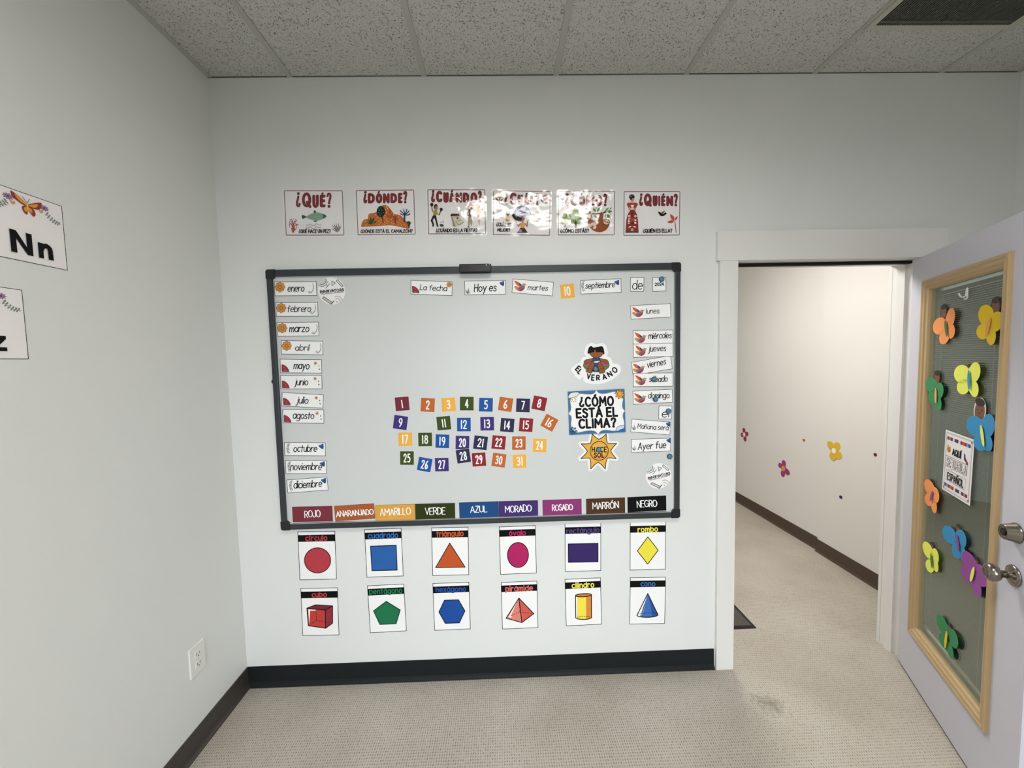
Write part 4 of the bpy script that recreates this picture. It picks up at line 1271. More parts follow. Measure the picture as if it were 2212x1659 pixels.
s = poster('como', 'laminated ¿CÓMO? poster with a hanging sloth, fifth above the whiteboard', (1.0466, 2.2852), -.79, '20 130 1885 130 1875 1575 30 1575')
title(s, [('¿', 250, 385, 205, 610), ('C', 425, 650, 195, 605), ('O', 700, 915, 265, 615), ('M', 940, 1225, 260, 615), ('O', 1250, 1485, 260, 615), ('?', 1510, 1645, 205, 610)], 36)
s.part('accent_mark', (DARK, st(26, 790, 235, 815, 205)))
for nm, ox_, oy_, k in (('small_tree_print', 248, 1060, .68), ('large_tree_print', 600, 990, 1.0)):
    f = lambda *v: [ox_ + v[i] * k if i % 2 == 0 else oy_ + v[i] * k for i in range(len(v))]
    s.part(nm, ('#6a8a3c', sm(*f(-90, -230, -40, -300, 30, -300, 90, -250, 110, -120, 190, -40, 205, 30, 160, 110, 150, 190, 60, 215, -80, 215, -150, 190, -165, 60, -210, -20, -225, -90, -150, -130, -110, -160))), ('#4a662a', st(7 * k, *f(-110, 40, -80, 100, -20, 130), smooth=True) + st(7 * k, *f(110, 40, 90, 100, 30, 140), smooth=True)), ('#2c1814', poly(*f(-8, 50, 12, 50, 35, 345, -28, 345))))
s.part('branch_print', ('#2c1512', st(16, 930, 872, 1150, 878, 1380, 868, 1500, 845, 1600, 818, smooth=True) + st(12, 1530, 835, 1600, 760)), ('#56803a', leaf(1270, 815, 1170, 690, .22) + leaf(1290, 810, 1400, 675, .22) + leaf(1270, 720, 1275, 645, .16) + leaf(1570, 790, 1700, 660, .2) + leaf(1720, 740, 1785, 655, .16) + leaf(1630, 810, 1810, 790, .24) + leaf(1620, 880, 1755, 1040, .22) + leaf(1215, 920, 1300, 1020, .24)), ('#18181a', st(8, 1585, 890, 1582, 975) + st(7, 1655, 970, 1662, 1015) + st(7, 1735, 890, 1765, 876)))
s.part('sloth_print', ('#8a4a2c', sm(1030, 820, 1070, 790, 1110, 850, 1140, 980, 1180, 1090, 1260, 1140, 1340, 1090, 1370, 990, 1400, 860, 1440, 830, 1510, 860, 1500, 1000, 1500, 1080, 1600, 1050, 1690, 1090, 1715, 1190, 1680, 1310, 1590, 1420, 1440, 1480, 1280, 1470, 1140, 1400, 1040, 1270, 990, 1120, 990, 960)), ('#3a1a14', outline(ell(1605, 1150, 108, 96), 12)), ('#d8b48e', ell(1605, 1150, 98, 86, 20)), ('#3a1a14', ell(1560, 1118, 34, 13, 20) + ell(1655, 1160, 34, 13, 40) + ell(1605, 1155, 12, 9)))
s.part('caption_lettering', (INK, word('¿CÓMO ESTÁS?', 90, 1495, 1040, 1492, 108, 12, track=.22)))

s = poster('quien', 'laminated ¿QUIÉN? poster with a woman in a long red dress, last above the whiteboard', (1.3595, 2.2794), -.54, '140 155 1995 155 1970 1580 140 1580')
title(s, [('¿', 640, 770, 220, 620), ('Q', 795, 1060, 215, 650), ('U', 1085, 1255, 280, 635), ('I', 1275, 1340, 290, 630), ('E', 1365, 1515, 285, 630), ('N', 1540, 1770, 290, 635), ('?', 1785, 1925, 225, 630)], 36)
s.part('accent_mark', (DARK, st(24, 1430, 260, 1455, 235)))
s.part('woman_print', ('#b98a62', poly(385, 350, 480, 350, 475, 440, 440, 470, 440, 510, 385, 510)), ('#1a1418', sm(310, 350, 320, 280, 400, 238, 475, 280, 480, 360, 400, 370, 385, 450, 340, 400)), ('#6c5a66', ell(370, 310, 34, 26, 20) + ell(435, 280, 22, 20)),
       ('#a23c34', poly(250, 520, 380, 510, 415, 530, 450, 510, 570, 520, 600, 580, 540, 680, 520, 770, 470, 750, 480, 680, 420, 700, 345, 680, 350, 750, 300, 760, 285, 680, 230, 590)), ('#86302c', poly(350, 740, 480, 740, 560, 880, 600, 1080, 620, 1460, 190, 1460, 215, 1080, 270, 880)), ('#3c3a3a', poly(190, 1460, 620, 1460, 620, 1500, 190, 1500)),
       ('#e6ddd2', poly(300, 680, 320, 650, 325, 690, 350, 740, 330, 745) + poly(530, 680, 540, 660, 500, 745, 480, 740) + poly(360, 590, 465, 590, 450, 675, 380, 675) + sum([outline(ell(x, y, 26, 30), 10) for x, y in ((312, 955), (515, 955), (408, 1400))], []) + sum([leaf(x - 45, y, x + 45, y - 30 * g, .2) + leaf(x - 40, y + 35, x + 35, y + 55, .2) for x, y, g in ((305, 1060, 1), (515, 1060, -1), (300, 1150, 1), (515, 1150, -1))], []) + leaf(290, 1330, 380, 1280, .2) + leaf(530, 1330, 440, 1280, .2)),
       ('#5a2420', ell(410, 850, 45, 45) + ell(405, 950, 30, 40) + ell(415, 1195, 50, 28)), ('#c8582c', st(9, 370, 1040, 450, 1100) + st(9, 450, 1030, 370, 1140)), ('#5f6a2c', st(7, 260, 1290, 300, 1350, 370, 1355, smooth=True) + st(7, 560, 1290, 520, 1350, 450, 1355, smooth=True)))
s.part('bird_print', (INK, sm(1265, 815, 1330, 830, 1400, 890, 1450, 885, 1500, 840, 1550, 875, 1500, 920, 1450, 955, 1370, 960, 1310, 910)), ('#8a5c2c', poly(1370, 850, 1420, 800, 1500, 780, 1470, 830, 1420, 895, 1390, 880)))
s.part('red_flower_print', ('#b0483f', leaf(1800, 1110, 1660, 890, .22) + leaf(1815, 1105, 1910, 960, .2) + leaf(1805, 1125, 1560, 1165, .2)), ('#9c5a5a', st(11, 1815, 1130, 1840, 1300, 1858, 1500)))
s.part('caption_lettering', (INK, word('¿QUIÉN ES ELLA?', 762, 1495, 1730, 1492, 108, 12, track=.2)))

# ------------------------------------------------------------------ weather sign and cut-out badges
s = wall_sheet('weather_sign', 'blue bordered sign reading ¿CÓMO ESTÁ EL CLIMA? on the whiteboard', 'sign', None, (1.0845, 1.3374), .2765, .2122, 1.33, quad8('8 98 1078 42 1100 855 38 912'), y=BOARD_Y - .0035, paper='#3d6c9c')
pan = sm(75, 190, 130, 165, 230, 140, 350, 150, 460, 150, 520, 120, 545, 78, 575, 115, 650, 140, 760, 128, 880, 100, 960, 130, 1010, 180, 1045, 230, 1030, 330, 1040, 410, 1078, 452, 1050, 490, 1040, 560, 1060, 640, 1065, 720, 1020, 780, 950, 815, 850, 825, 720, 808, 630, 830, 575, 885, 540, 845, 460, 820, 340, 830, 200, 860, 130, 830, 85, 780, 75, 690, 85, 600, 70, 545, 30, 510, 65, 460, 75, 380, 60, 290, n=3)
s.part('panel_print', ('#b29a66', outline(pan, 9)), ('#ece9ea', pan))
s.part('lettering', (INK, word('¿CÓMO', 222, 372, 882, 345, 158, 19, track=.3)), (INK, word('ESTÁ EL', 160, 583, 958, 545, 156, 20, track=.26)), (INK, word('CLIMA?', 208, 780, 926, 748, 156, 20, track=.28)))
cl = sm(15, 190, 60, 125, 130, 108, 205, 108, 215, 150, 160, 190, 90, 210, 30, 220)
s.part('storm_cloud_print', ('#cfd3d6', cl), ('#1c1f24', outline(cl, 4)), ('#c9a640', st(7, 95, 205, 80, 240, 100, 240, 85, 275) + st(7, 150, 195, 135, 230, 155, 230, 140, 270)), ('#2a2d33', sum([ell(x, y, 7, 7, n=8) for x, y in ((75, 280), (120, 282), (155, 280), (172, 250), (178, 205), (60, 235))], [])))
sun = [[(985 + (95 if i % 2 == 0 else 62) * math.cos(PI * i / 8 + .2), 140 + (95 if i % 2 == 0 else 62) * math.sin(PI * i / 8 + .2)) for i in range(16)]]
s.part('sun_print', ('#d9a23c', sun), ('#3a2418', outline(sun, 4)), ('#cf9440', ell(988, 135, 48, 48)), ('#3a2418', outline(ell(988, 135, 48, 48), 3)))
cl = sm(915, 825, 930, 770, 985, 735, 1040, 730, 1075, 740, 1060, 780, 1000, 805, 950, 830)
s.part('rain_cloud_print', ('#b9cbe0', cl), ('#2f4a72', outline(cl, 4)), ('#274a74', sum([st(4, x, 800, x - 14, 840) for x in (1000, 1035, 1070)], [])))
fl = []
for i in range(6):
    a = PI * i / 3
    fl += st(5, 105, 835, 105 + 62 * math.cos(a), 835 + 62 * math.sin(a)) + st(4, 105 + 40 * math.cos(a), 835 + 40 * math.sin(a), 105 + 58 * math.cos(a + .4), 835 + 58 * math.sin(a + .4)) + st(4, 105 + 40 * math.cos(a), 835 + 40 * math.sin(a), 105 + 58 * math.cos(a - .4), 835 + 58 * math.sin(a - .4))
s.part('snowflake_print', ('#1d3e5e', fl + sum([st(4, x - 16, y, x + 16, y) + st(4, x, y - 16, x, y + 16) + st(4, x - 11, y - 11, x + 11, y + 11) for x, y in ((150, 780), (95, 770), (175, 835))], [])))

# sun badge
ctr = (600, 1205)
tips = [(470, 885), (735, 890), (935, 1072), (930, 1358), (725, 1552), (450, 1550), (258, 1352), (262, 1072)]
vals = [(600, 990), (762, 1062), (824, 1210), (762, 1345), (588, 1422), (430, 1345), (385, 1215), (440, 1062)]
star = []
for i in range(8):
    a, b, c = tips[i], vals[i], tips[(i + 1) % 8]
    mid = lambda p, q, t: (p[0] * (1 - t) + q[0] * t, p[1] * (1 - t) + q[1] * t)
    pull = lambda p, t: (p[0] * (1 - t) + ctr[0] * t, p[1] * (1 - t) + ctr[1] * t)
    star += [a, pull(mid(a, b, .5), .05), pull(mid(a, b, .85), .015), b, pull(mid(c, b, .85), .015), pull(mid(c, b, .5), .05)]


def grow(p, d):
    k = math.hypot(p[0] - ctr[0], p[1] - ctr[1])
    return (ctr[0] + (p[0] - ctr[0]) * (k + d) / k, ctr[1] + (p[1] - ctr[1]) * (k + d) / k)


SQ = [(0, 0), (1135, 0), (1135, 1659), (0, 1659)]


def halo(off):
    rim = []
    for i in range(8):
        a, v, p = tips[i], vals[i], vals[i - 1]
        base = math.atan2(a[1] - ctr[1], a[0] - ctr[0])
        for j in range(-3, 4):
            th = base + j * .42
            rim.append((a[0] + off * math.cos(th), a[1] + off * math.sin(th)))
        rim.append(grow(v, off * 1.15))
    return rim


s = wall_sheet('sun_badge', 'laminated sun cut-out reading HACE SOL, hanging below the weather sign', 'sign', None, (1.0865, 1.2442), .2955, .4335, -1.03, SQ, y=BOARD_Y, paper='#d4d7d6', cut=halo(50))
s.part('white_backing', ('#f2f1ef', [halo(30)]))
s.part('star_print', ('#d2a247', [star]), (INK, outline([star], 7)))
s.part('disc_print', ('#cfa046', ell(606, 1208, 172, 178, n=40)), ('#d08a4a', [[(606 + 168 * math.cos(a * PI / 16), 1222 + 160 * math.sin(a * PI / 16)) for a in range(0, 17)]]), ('#d4a94e', ell(606, 1190, 158, 110, n=30)), (INK, outline(ell(606, 1208, 172, 178, n=40), 6)))
s.part('lettering', (INK, word('HACE', 462, 1228, 752, 1228, 92, 9, track=.3) + word('SOL', 506, 1330, 705, 1328, 82, 9, track=.3)))

# summer badge
VQ = [(0, 0), (1975, 0), (1975, 1659), (0, 1659)]
vc = (580, 450, 600, 330, 640, 200, 740, 110, 850, 85, 950, 130, 1080, 110, 1200, 95, 1300, 160, 1360, 280, 1390, 430, 1360, 540, 1460, 590, 1520, 680, 1570, 790, 1700, 800, 1800, 870, 1840, 980, 1810, 1110, 1700, 1230, 1560, 1330, 1380, 1420, 1200, 1480, 1000, 1500, 800, 1485, 640, 1440, 560, 1370, 545, 1250, 470, 1320, 400, 1320, 300, 1250, 200, 1120, 135, 990, 200, 900, 320, 800, 450, 735, 480, 640, 540, 570, 640, 545)
s = wall_sheet('summer_badge', 'white cut-out badge reading EL VERANO with a child in a swim ring', 'sign', None, (1.0839, 1.5671), .2811, .2346, -.93, VQ, paper='#eceaea', cut=sm(*vc, n=3)[0])
SK = '#87502f'
ring = ell(995, 850, 440, 215)
s.part('swim_ring_print', (INK, outline(ring, 12)), ('#4c7a3c', ring), ('#a8476e', sm(560, 830, 700, 760, 1000, 740, 1290, 760, 1420, 830, 1330, 860, 1250, 890, 1120, 830, 1000, 870, 860, 830, 720, 900, 640, 850)), ('#1f3a34', poly(860, 1000, 1110, 1000, 1090, 1080, 850, 1070)))
arm = [poly(870, 610, 760, 640, 640, 660, 575, 710, 580, 800, 640, 800, 760, 740, 860, 700)[0], poly(1110, 610, 1200, 640, 1350, 665, 1400, 720, 1410, 800, 1340, 810, 1240, 750, 1130, 700)[0]]
torso = poly(880, 600, 1090, 600, 1120, 740, 1050, 900, 930, 900, 860, 740)
leg = [sm(860, 720, 915, 780, 900, 900, 830, 1060, 700, 1020, 740, 880)[0], sm(1080, 740, 1040, 800, 1060, 930, 1110, 1060, 1250, 1020, 1190, 830)[0]]
foot = [sm(650, 1030, 720, 970, 820, 985, 840, 1080, 800, 1110, 660, 1070)[0], sm(1090, 1090, 1110, 1000, 1220, 975, 1290, 1060, 1240, 1110, 1120, 1125)[0]]
s.part('child_print', (INK, outline(arm + torso + leg + foot, 11)), ('#30446e', torso), (SK, arm), ('#e9e6e4', poly(915, 720, 1120, 700, 1050, 760, 925, 765)), (INK, outline(leg, 11)), (SK, leg), (INK, outline(foot, 9)), (SK, foot), (INK, outline(ell(995, 450, 205, 145), 11)), (SK, ell(995, 450, 205, 145) + ell(785, 450, 34, 40) + ell(1215, 450, 34, 40)),
       ('#140d0c', sm(690, 440, 710, 320, 745, 230, 820, 195, 890, 250, 950, 240, 1060, 220, 1170, 205, 1230, 270, 1265, 460, 1200, 440, 1180, 410, 990, 405, 970, 350, 930, 320, 910, 400, 830, 415, 740, 450)))
vt = []
for ch, x, y, rot in (('E', 372, 960, 42), ('L', 445, 1065, 42), ('V', 735, 1215, 8), ('E', 885, 1270, 4), ('R', 1055, 1280, -4), ('A', 1270, 1250, -14), ('N', 1450, 1155, -30), ('O', 1620, 1015, -42)):
    a = math.radians(rot)
    g = strokes_of(ch)
    xs = [p[0] for k, q in g for p in q]
    m = (min(xs) + max(xs)) / 2
    for k, q in g:
        vt += ribbon([(x + (p[0] - m) * 200 * math.cos(a) - (.5 - p[1]) * 175 * math.sin(a), y + (p[0] - m) * 200 * math.sin(a) + (.5 - p[1]) * 175 * math.cos(a)) for p in q], 20, False)
        for p in (q[0], q[-1]):
            pass
s.part('lettering', (INK, vt))

# ------------------------------------------------------------------ round school stickers
IQ = [(0, 0), (1787, 0), (1787, 1659), (0, 1659)]
for c, w, h, an, wh in (((-.1572, 1.9418), .161, .150, -1.5, 'beside the enero card'), ((1.3944, 1.0123), .1614, .151, 6.0, 'at the lower right of the board')):
    s = wall_sheet('round_sticker', 'round white school logo sticker %s' % wh, 'sticker', 'round school stickers on the whiteboard', c, w, h, an, IQ, paper='#e9e7e6', thick=.0003, cut=ell(835, 830, 705, 705, n=56)[0], sheet='sticker_sheet')
    G1 = '#5c5a5a'
    s.part('microphone_print', ('#b8c4c2', [[(240, 490), (300, 360), (420, 255), (540, 215), (560, 330), (470, 450), (340, 510)]]), (G1, st(17, 545, 215, 560, 330, 470, 460, 340, 512, 235, 495, smooth=True) + st(15, 660, 370, 620, 375, 570, 480, 450, 580, 300, 598, 200, 565, smooth=True) + st(15, 530, 690, 735, 465) + st(14, 550, 510, 620, 580)))
    s.part('play_print', ('#6d7472', outline(poly(850, 330, 1040, 415, 860, 560), 17)), ('#c5ccc9', poly(880, 385, 980, 418, 885, 490)))
    s.part('pencil_print', (G1, st(15, 1145, 245, 1085, 315, 1350, 590, 1400, 600, 1430, 550, 1145, 245)))
    s.part('book_print', ('#b9b4ae', poly(430, 1130, 860, 1410, 780, 1510, 345, 1215)), (G1, outline(poly(430, 1130, 860, 1410, 780, 1510, 345, 1215), 15) + st(22, 800, 1510, 950, 1335)))
    s.part('signal_print', ('#bba9a6', st(24, 1015, 1110, 1150, 1100, 1290, 1170, 1370, 1290, smooth=True) + st(24, 1035, 1235, 1140, 1225, 1220, 1280, 1260, 1370, smooth=True) + ell(1090, 1390, 48, 44)))
    b0 = (235, 940, 1480, 820)
    at = lambda t, dy=0: (b0[0] + (b0[2] - b0[0]) * t, b0[1] + (b0[3] - b0[1]) * t + dy)
    s.part('name_lettering', (INK, word('INN', *at(0), *at(.275), 125, 17, track=.24) + word('VAT', *at(.405), *at(.68), 120, 16, track=.1) + word('RS', *at(.82), *at(1), 122, 17, track=.22) + outline(ell(at(.74)[0], at(.74)[1] - 62, 58, 60), 13) + ell(at(.74)[0], at(.74)[1] - 62, 17, 17)),
           ('#33505e', [[(at(.335)[0] - 58, at(0.335)[1] - 125), (at(.335)[0] + 58, at(.335)[1] - 130), (at(.335)[0] + 55, at(.335)[1] - 40), (at(.335)[0] + 20, at(.335)[1] + 12), (at(.335)[0] - 20, at(.335)[1] + 12), (at(.335)[0] - 58, at(.335)[1] - 45)]]))
    s.part('motto_lettering', ('#8a6a70', word('TRILINGUAL ACADEMY', *at(.03, 88), *at(.98, 74), 52, 8, track=.3)))

# ------------------------------------------------------------------ round magnets
MAG = mat('#4a7f9b', .28)
MAGD = mat('#244a5e', .35)
for x, z, y, lab in ((1.401, 1.9673, -.0118, 'round blue magnet on the 2024 card'), (1.0802, 1.5461, -.0138, 'round blue magnet on the summer badge'), (1.3635, 1.4901, -.0142, 'round blue magnet on the sábado card'),
                     (1.3713, 1.3926, -.0118, 'round blue magnet on the domingo card'), (1.4356, 1.3327, -.0118, 'round blue magnet on the el card'), (1.4424, 1.1081, -.0104, 'round blue magnet alone on the board below the Ayer fue card'),
                     (1.0921, 1.1523, -.0118, 'round blue magnet on the sun badge')):
    o = empty('round_magnet', (x, y, z))
    tag(o, lab, 'magnet', 'round blue magnets on the whiteboard')
    bm = bmesh.new()
    lathe(bm, [(0, .0125), (.003, .0132), (.006, .0128), (.0075, .0115), (.0078, .0095), (.0072, 0)], '-y', (0, 0, 0), 28)
    link('rim', bm, MAGD, o, True)
    bm = bmesh.new()
    lathe(bm, [(.006, .0098), (.0092, .0092), (.0102, .0075), (.0104, 0)], '-y', (0, 0, 0), 28)
    link('cap', bm, MAG, o, True)

# ------------------------------------------------------------------ letter cards on the left wall
for nm, z0, z1, y1, tilt, lab in (('Nn', 1.8985, 2.0885, -.6525, .6, 'white alphabet card reading Nn with an orange butterfly on the left wall'), ('Zz', 1.6305, 1.8195, -.7702, -.4, 'white alphabet card ending in z, below the Nn card on the left wall')):
    w, h = .262, z1 - z0
    s = Sheet('alphabet_card', lab, 'card', 'alphabet cards on the left wall', (XL + .0008, y1 - w / 2, (z0 + z1) / 2), (0, math.radians(tilt) * 0, PI / 2), w, h, [(0, 0), (w * 1000, 0), (w * 1000, h * 1000), (0, h * 1000)], paper='#dedadb')
    s.border(.0016, '#17141c')
    wm = w * 1000
    r = wm - 128                                        # design millimetres measured from the right hand edge
    bf = lambda *v: [r + v[i] if i % 2 == 0 else v[i + 1 - 1] for i in range(len(v))]
    R = lambda *v: [wm - v[i] if i % 2 == 0 else v[i] for i in range(len(v))]
    for side, mx in (('', 0), ('m', 1)):
        g = (lambda *v: R(*v)) if not mx else (lambda *v: [wm - (176 - v[i]) if i % 2 == 0 else v[i] for i in range(len(v))])
        s.part('lavender_print', ('#8d7490', sum([leaf(*g(47, 24), *g(47 + 13 * math.cos(a * PI / 5), 24 + 10 * math.sin(a * PI / 5)), .22) for a in range(10)], []) + ell(*g(47, 24), 5, 5)), ('#6a4f70', ell(*g(47, 24), 3, 3)))
        s.part('vine_print', ('#6f8272', st(.7, *g(43, 36, 36, 48, 24, 55, 8, 58), smooth=True) + sum([leaf(*g(x, y), *g(x - 5, y - 7), .25) + leaf(*g(x, y), *g(x + 4, y + 6), .25) for x, y in ((42, 39), (38, 45), (32, 50), (26, 54), (20, 56), (14, 57))], [])))
        s.part('heart_print', ('#c99468', leaf(*g(57, 42), *g(50, 30), .22) + leaf(*g(57, 42), *g(60, 30), .22)))
    if nm == 'Nn':
        cx = wm - 88
        A = lambda *v: [cx + v[i] if i % 2 == 0 else v[i] for i in range(len(v))]
        s.part('butterfly_print', ('#8a3a30', sm(*A(-2, 30, -16, 16, -34, 6, -32, 20, -22, 28, -8, 34)) + sm(*A(2, 30, 16, 20, 34, 12, 33, 24, 26, 34, 10, 36)) + sm(*A(-2, 34, -12, 40, -10, 52, -2, 58, 0, 44)) + sm(*A(2, 34, 14, 38, 18, 50, 12, 58, 2, 44))),
               ('#cf8f3c', sm(*A(-2, 32, -14, 19, -27, 12, -18, 26)) + sm(*A(2, 32, 14, 24, 26, 20, 18, 32)) + leaf(*A(-2, 36), *A(-6, 52), .3) + leaf(*A(2, 36), *A(10, 50), .3)), ('#d9a94e', st(1.8, *A(0, 26, 0, 44))), ('#6b6064', st(.7, *A(-1, 25, -10, 12)) + st(.7, *A(1, 25, 6, 13))))
        k = h * 1000
        yN0, yN1 = 110, 170
        s.part('lettering', (INK, [[(wm - 134, yN1), (wm - 134, yN0), (wm - 120, yN0), (wm - 98, yN1 - 20), (wm - 98, yN0), (wm - 85, yN0), (wm - 85, yN1), (wm - 98, yN1), (wm - 121, yN0 + 21), (wm - 121, yN1)]],
                             ), (INK, [[(wm - 72, yN1), (wm - 72, yN0 + 17), (wm - 60, yN0 + 17), (wm - 60, yN1)]]), (INK, ribbon(spline([(wm - 66, 148), (wm - 62, 138), (wm - 52, 132), (wm - 44, 138), (wm - 42.5, 148), (wm - 42.5, 158), (wm - 42.5, 170)]), 6.3, False)))
    else:
        s.part('lettering', (INK, [[(wm - 82, 128), (wm - 46, 128), (wm - 46, 136), (wm - 66, 158), (wm - 45.5, 158), (wm - 45.5, 168), (wm - 84, 168), (wm - 84, 160), (wm - 64, 138), (wm - 82, 138)]]),
               (INK, [[(wm - 138, 106), (wm - 90, 106), (wm - 90, 117), (wm - 122, 156), (wm - 89, 156), (wm - 89, 168), (wm - 140, 168), (wm - 140, 157), (wm - 108, 118), (wm - 138, 118)]]))

# ------------------------------------------------------------------ the open door
DA = 2.05500724
dr = empty('door_1', (2.6392, -.0035, 0), (0, 0, -DA))
dr['kind'] = 'structure'
DOORM = mat('#cdcdd9', .45)
TAN = mat('#bda27a', .42, 'wood')
DW, DT, ZB, ZT = .8455, .044, .0122, 2.0345
fx0, fx1, fz0, fz1 = .1208, .6967, .2386, 1.9178
bm = bmesh.new()
bx(bm, 0, fx0 + .02, 0, DT, ZB, ZT)
bx(bm, fx1 - .02, DW, 0, DT, ZB, ZT)
bx(bm, fx0 + .02, fx1 - .02, 0, DT, ZB, fz0 + .02)
bx(bm, fx0 + .02, fx1 - .02, 0, DT, fz1 - .02, ZT)
link('door_leaf', bm, DOORM, dr)


def mitred(bm, x0, x1, z0, z1, prof):
    rows = []
    for t, d in prof:
        rows.append([bm.verts.new(p) for p in ((x0 + t, d, z0 + t), (x1 - t, d, z0 + t), (x1 - t, d, z1 - t), (x0 + t, d, z1 - t))])
    for a, b in zip(rows, rows[1:]):
        for i in range(4):
            bm.faces.new((a[i], a[(i + 1) % 4], b[(i + 1) % 4], b[i]))
    bmesh.ops.recalc_face_normals(bm, faces=bm.faces)


bm = bmesh.new()
mitred(bm, fx0, fx1, fz0, fz1, [(0, .002), (0, -.009), (.003, -.012), (.011, -.0125), (.015, -.009), (.019, -.0085), (.023, -.0105), (.029, -.0095), (.033, -.004), (.042, -.001), (.046, .006), (.046, .02)])
link('glazing_frame', bm, TAN, dr)
GLASS = glass_mat()
box('glass_pane', fx0 + .03, fx1 - .03, .009, .013, fz0 + .03, fz1 - .03, GLASS, dr)
# mini blind hung on the far side of the leaf
BL = mat('#545851', .55)
mb = empty('mini_blind', (0, 0, 0), parent=dr)
bz0, bz1, b0, b1 = .335, 1.855, .188, .650
bm = bmesh.new()
n = 176
for i in range(n):
    z = bz0 + .012 + (bz1 - bz0 - .034) * i / (n - 1)
    vs = [bm.verts.new(p) for p in ((b0, .0170, z - .0043), (b1, .0170, z - .0043), (b1, .0188, z), (b0, .0188, z), (b0, .0215, z + .0042), (b1, .0215, z + .0042))]
    bm.faces.new((vs[0], vs[1], vs[2], vs[3]))
    bm.faces.new((vs[3], vs[2], vs[5], vs[4]))
link('slats', bm, BL, mb)
box('head_rail', b0 - .002, b1 + .002, .0155, .0275, bz1 - .014, bz1, BL, mb)
box('bottom_rail', b0, b1, .0165, .0265, bz0 - .004, bz0 + .005, BL, mb)
for x in (b0 + .06, b1 - .06):
    box('ladder_cord', x - .0006, x + .0006, .0152, .0160, bz0, bz1 - .012, mat('#8a8d84', .7), mb)
box('rear_pane', fx0 + .021, fx1 - .021, .031, .035, fz0 + .021, fz1 - .021, GLASS, dr)
bm = bmesh.new()
mitred(bm, fx0, fx1, fz0, fz1, [(0, DT), (0, DT + .009), (.004, DT + .012), (.02, DT + .010), (.04, DT + .003), (.044, DT - .006), (.020, DT - .006)])
link('rear_glazing_frame', bm, TAN, dr)
box('undercut_shade', .004, DW - .004, .004, DT - .004, .0015, ZB - .0002, mat('#101010', .8), dr)  # black strip in place of the shade under the door
# knob and bolt in aged nickel
NI = mat('#8f8880', .24, metal=1.0)
kn = empty('door_knob', (.7788, 0, .862), parent=dr)
bm = bmesh.new()
lathe(bm, [(0, .034), (.003, .0345), (.007, .032), (.010, .024), (.014, .015), (.018, .0125)], '-y', (0, 0, 0), 40)
link('rosette', bm, NI, kn, True)
bm = bmesh.new()
lathe(bm, [(.012, .0115), (.028, .0115), (.033, .016), (.038, .0235), (.045, .0275), (.053, .0285), (.060, .0265), (.066, .020), (.0675, .012), (.066, .008), (.066, 0)], '-y', (0, 0, 0), 40)
link('knob', bm, NI, kn, True)
bm = bmesh.new()
lathe(bm, [(0, .034), (.003, .0345), (.008, .028), (.02, .0125), (.03, .0125), (.04, .0245), (.052, .0285), (.062, .024), (.066, .01), (.066, 0)], 'y', (0, DT, 0), 32)
link('inside_knob', bm, NI, kn, True)
db = empty('deadbolt', (.7788, 0, 1.004), parent=dr)
bm = bmesh.new()
lathe(bm, [(0, .0325), (.004, .0325), (.006, .030), (.030, .0245), (.032, .022), (.0305, .018), (.0305, 0)], '-y', (0, 0, 0), 40)
link('cylinder_guard', bm, NI, db, True)
bm = bmesh.new()
lathe(bm, [(.030, .012), (.0325, .012), (.033, .010), (.033, 0)], '-y', (0, 0, 0), 24)
link('keyway', bm, mat('#4a4540', .35, metal=1.0), db)
for z in (.25, 1.02, 1.80):
    bm = bmesh.new()
    lathe(bm, [(-.045, .006), (.045, .006)], 'z', (-.006, .052, z), 12)
    bx(bm, -.001, .0, .004, .044, z - .045, z + .045)
    link('hinge', bm, NI, dr)
bm = bmesh.new()
bx(bm, DW - .0002, DW + .0008, .008, .036, .80, .92)
link('latch_plate', bm, NI, dr)


def on_door(x, y, z):
    """a point of the leaf (along it, out of it, up) in the room"""
    return (2.6392 + x * math.cos(DA) + y * math.sin(DA), -.0035 - x * math.sin(DA) + y * math.cos(DA), z)


GLY = .0088                                             # the pane's near face
FOAM = dict(o='#d98a4e', y='#d6b51f', l='#d3d95c', g='#2f7d4e', b='#2f7fae', p='#87438c', peach='#d99a66', dg='#3f6a34')


def blade(bm, cx, cz, rx, rz, rot, hinge, mi=0, n=22, lift=.22, t=.0004):
    """an elliptical paper wing standing a little off the pane away from the body line"""
    c, s_ = math.cos(rot), math.sin(rot)
    fr, bk = [], []
    (hx, hz), (dx, dz) = hinge
    for i in range(n):
        a = 2 * PI * i / n
        x = cx + rx * math.cos(a) * c - rz * math.sin(a) * s_
        z = cz + rx * math.cos(a) * s_ + rz * math.sin(a) * c
        d = abs((x - hx) * dz - (z - hz) * dx)
        y = -.0022 - lift * d
        fr.append(bm.verts.new((x, y - t, z)))
        bk.append(bm.verts.new((x, y, z)))
    f = bm.faces.new(fr)
    f2 = bm.faces.new(bk)
    for i in range(n):
        bm.faces.new((fr[i], fr[(i + 1) % n], bk[(i + 1) % n], bk[i]))
    bmesh.ops.recalc_face_normals(bm, faces=bm.faces)


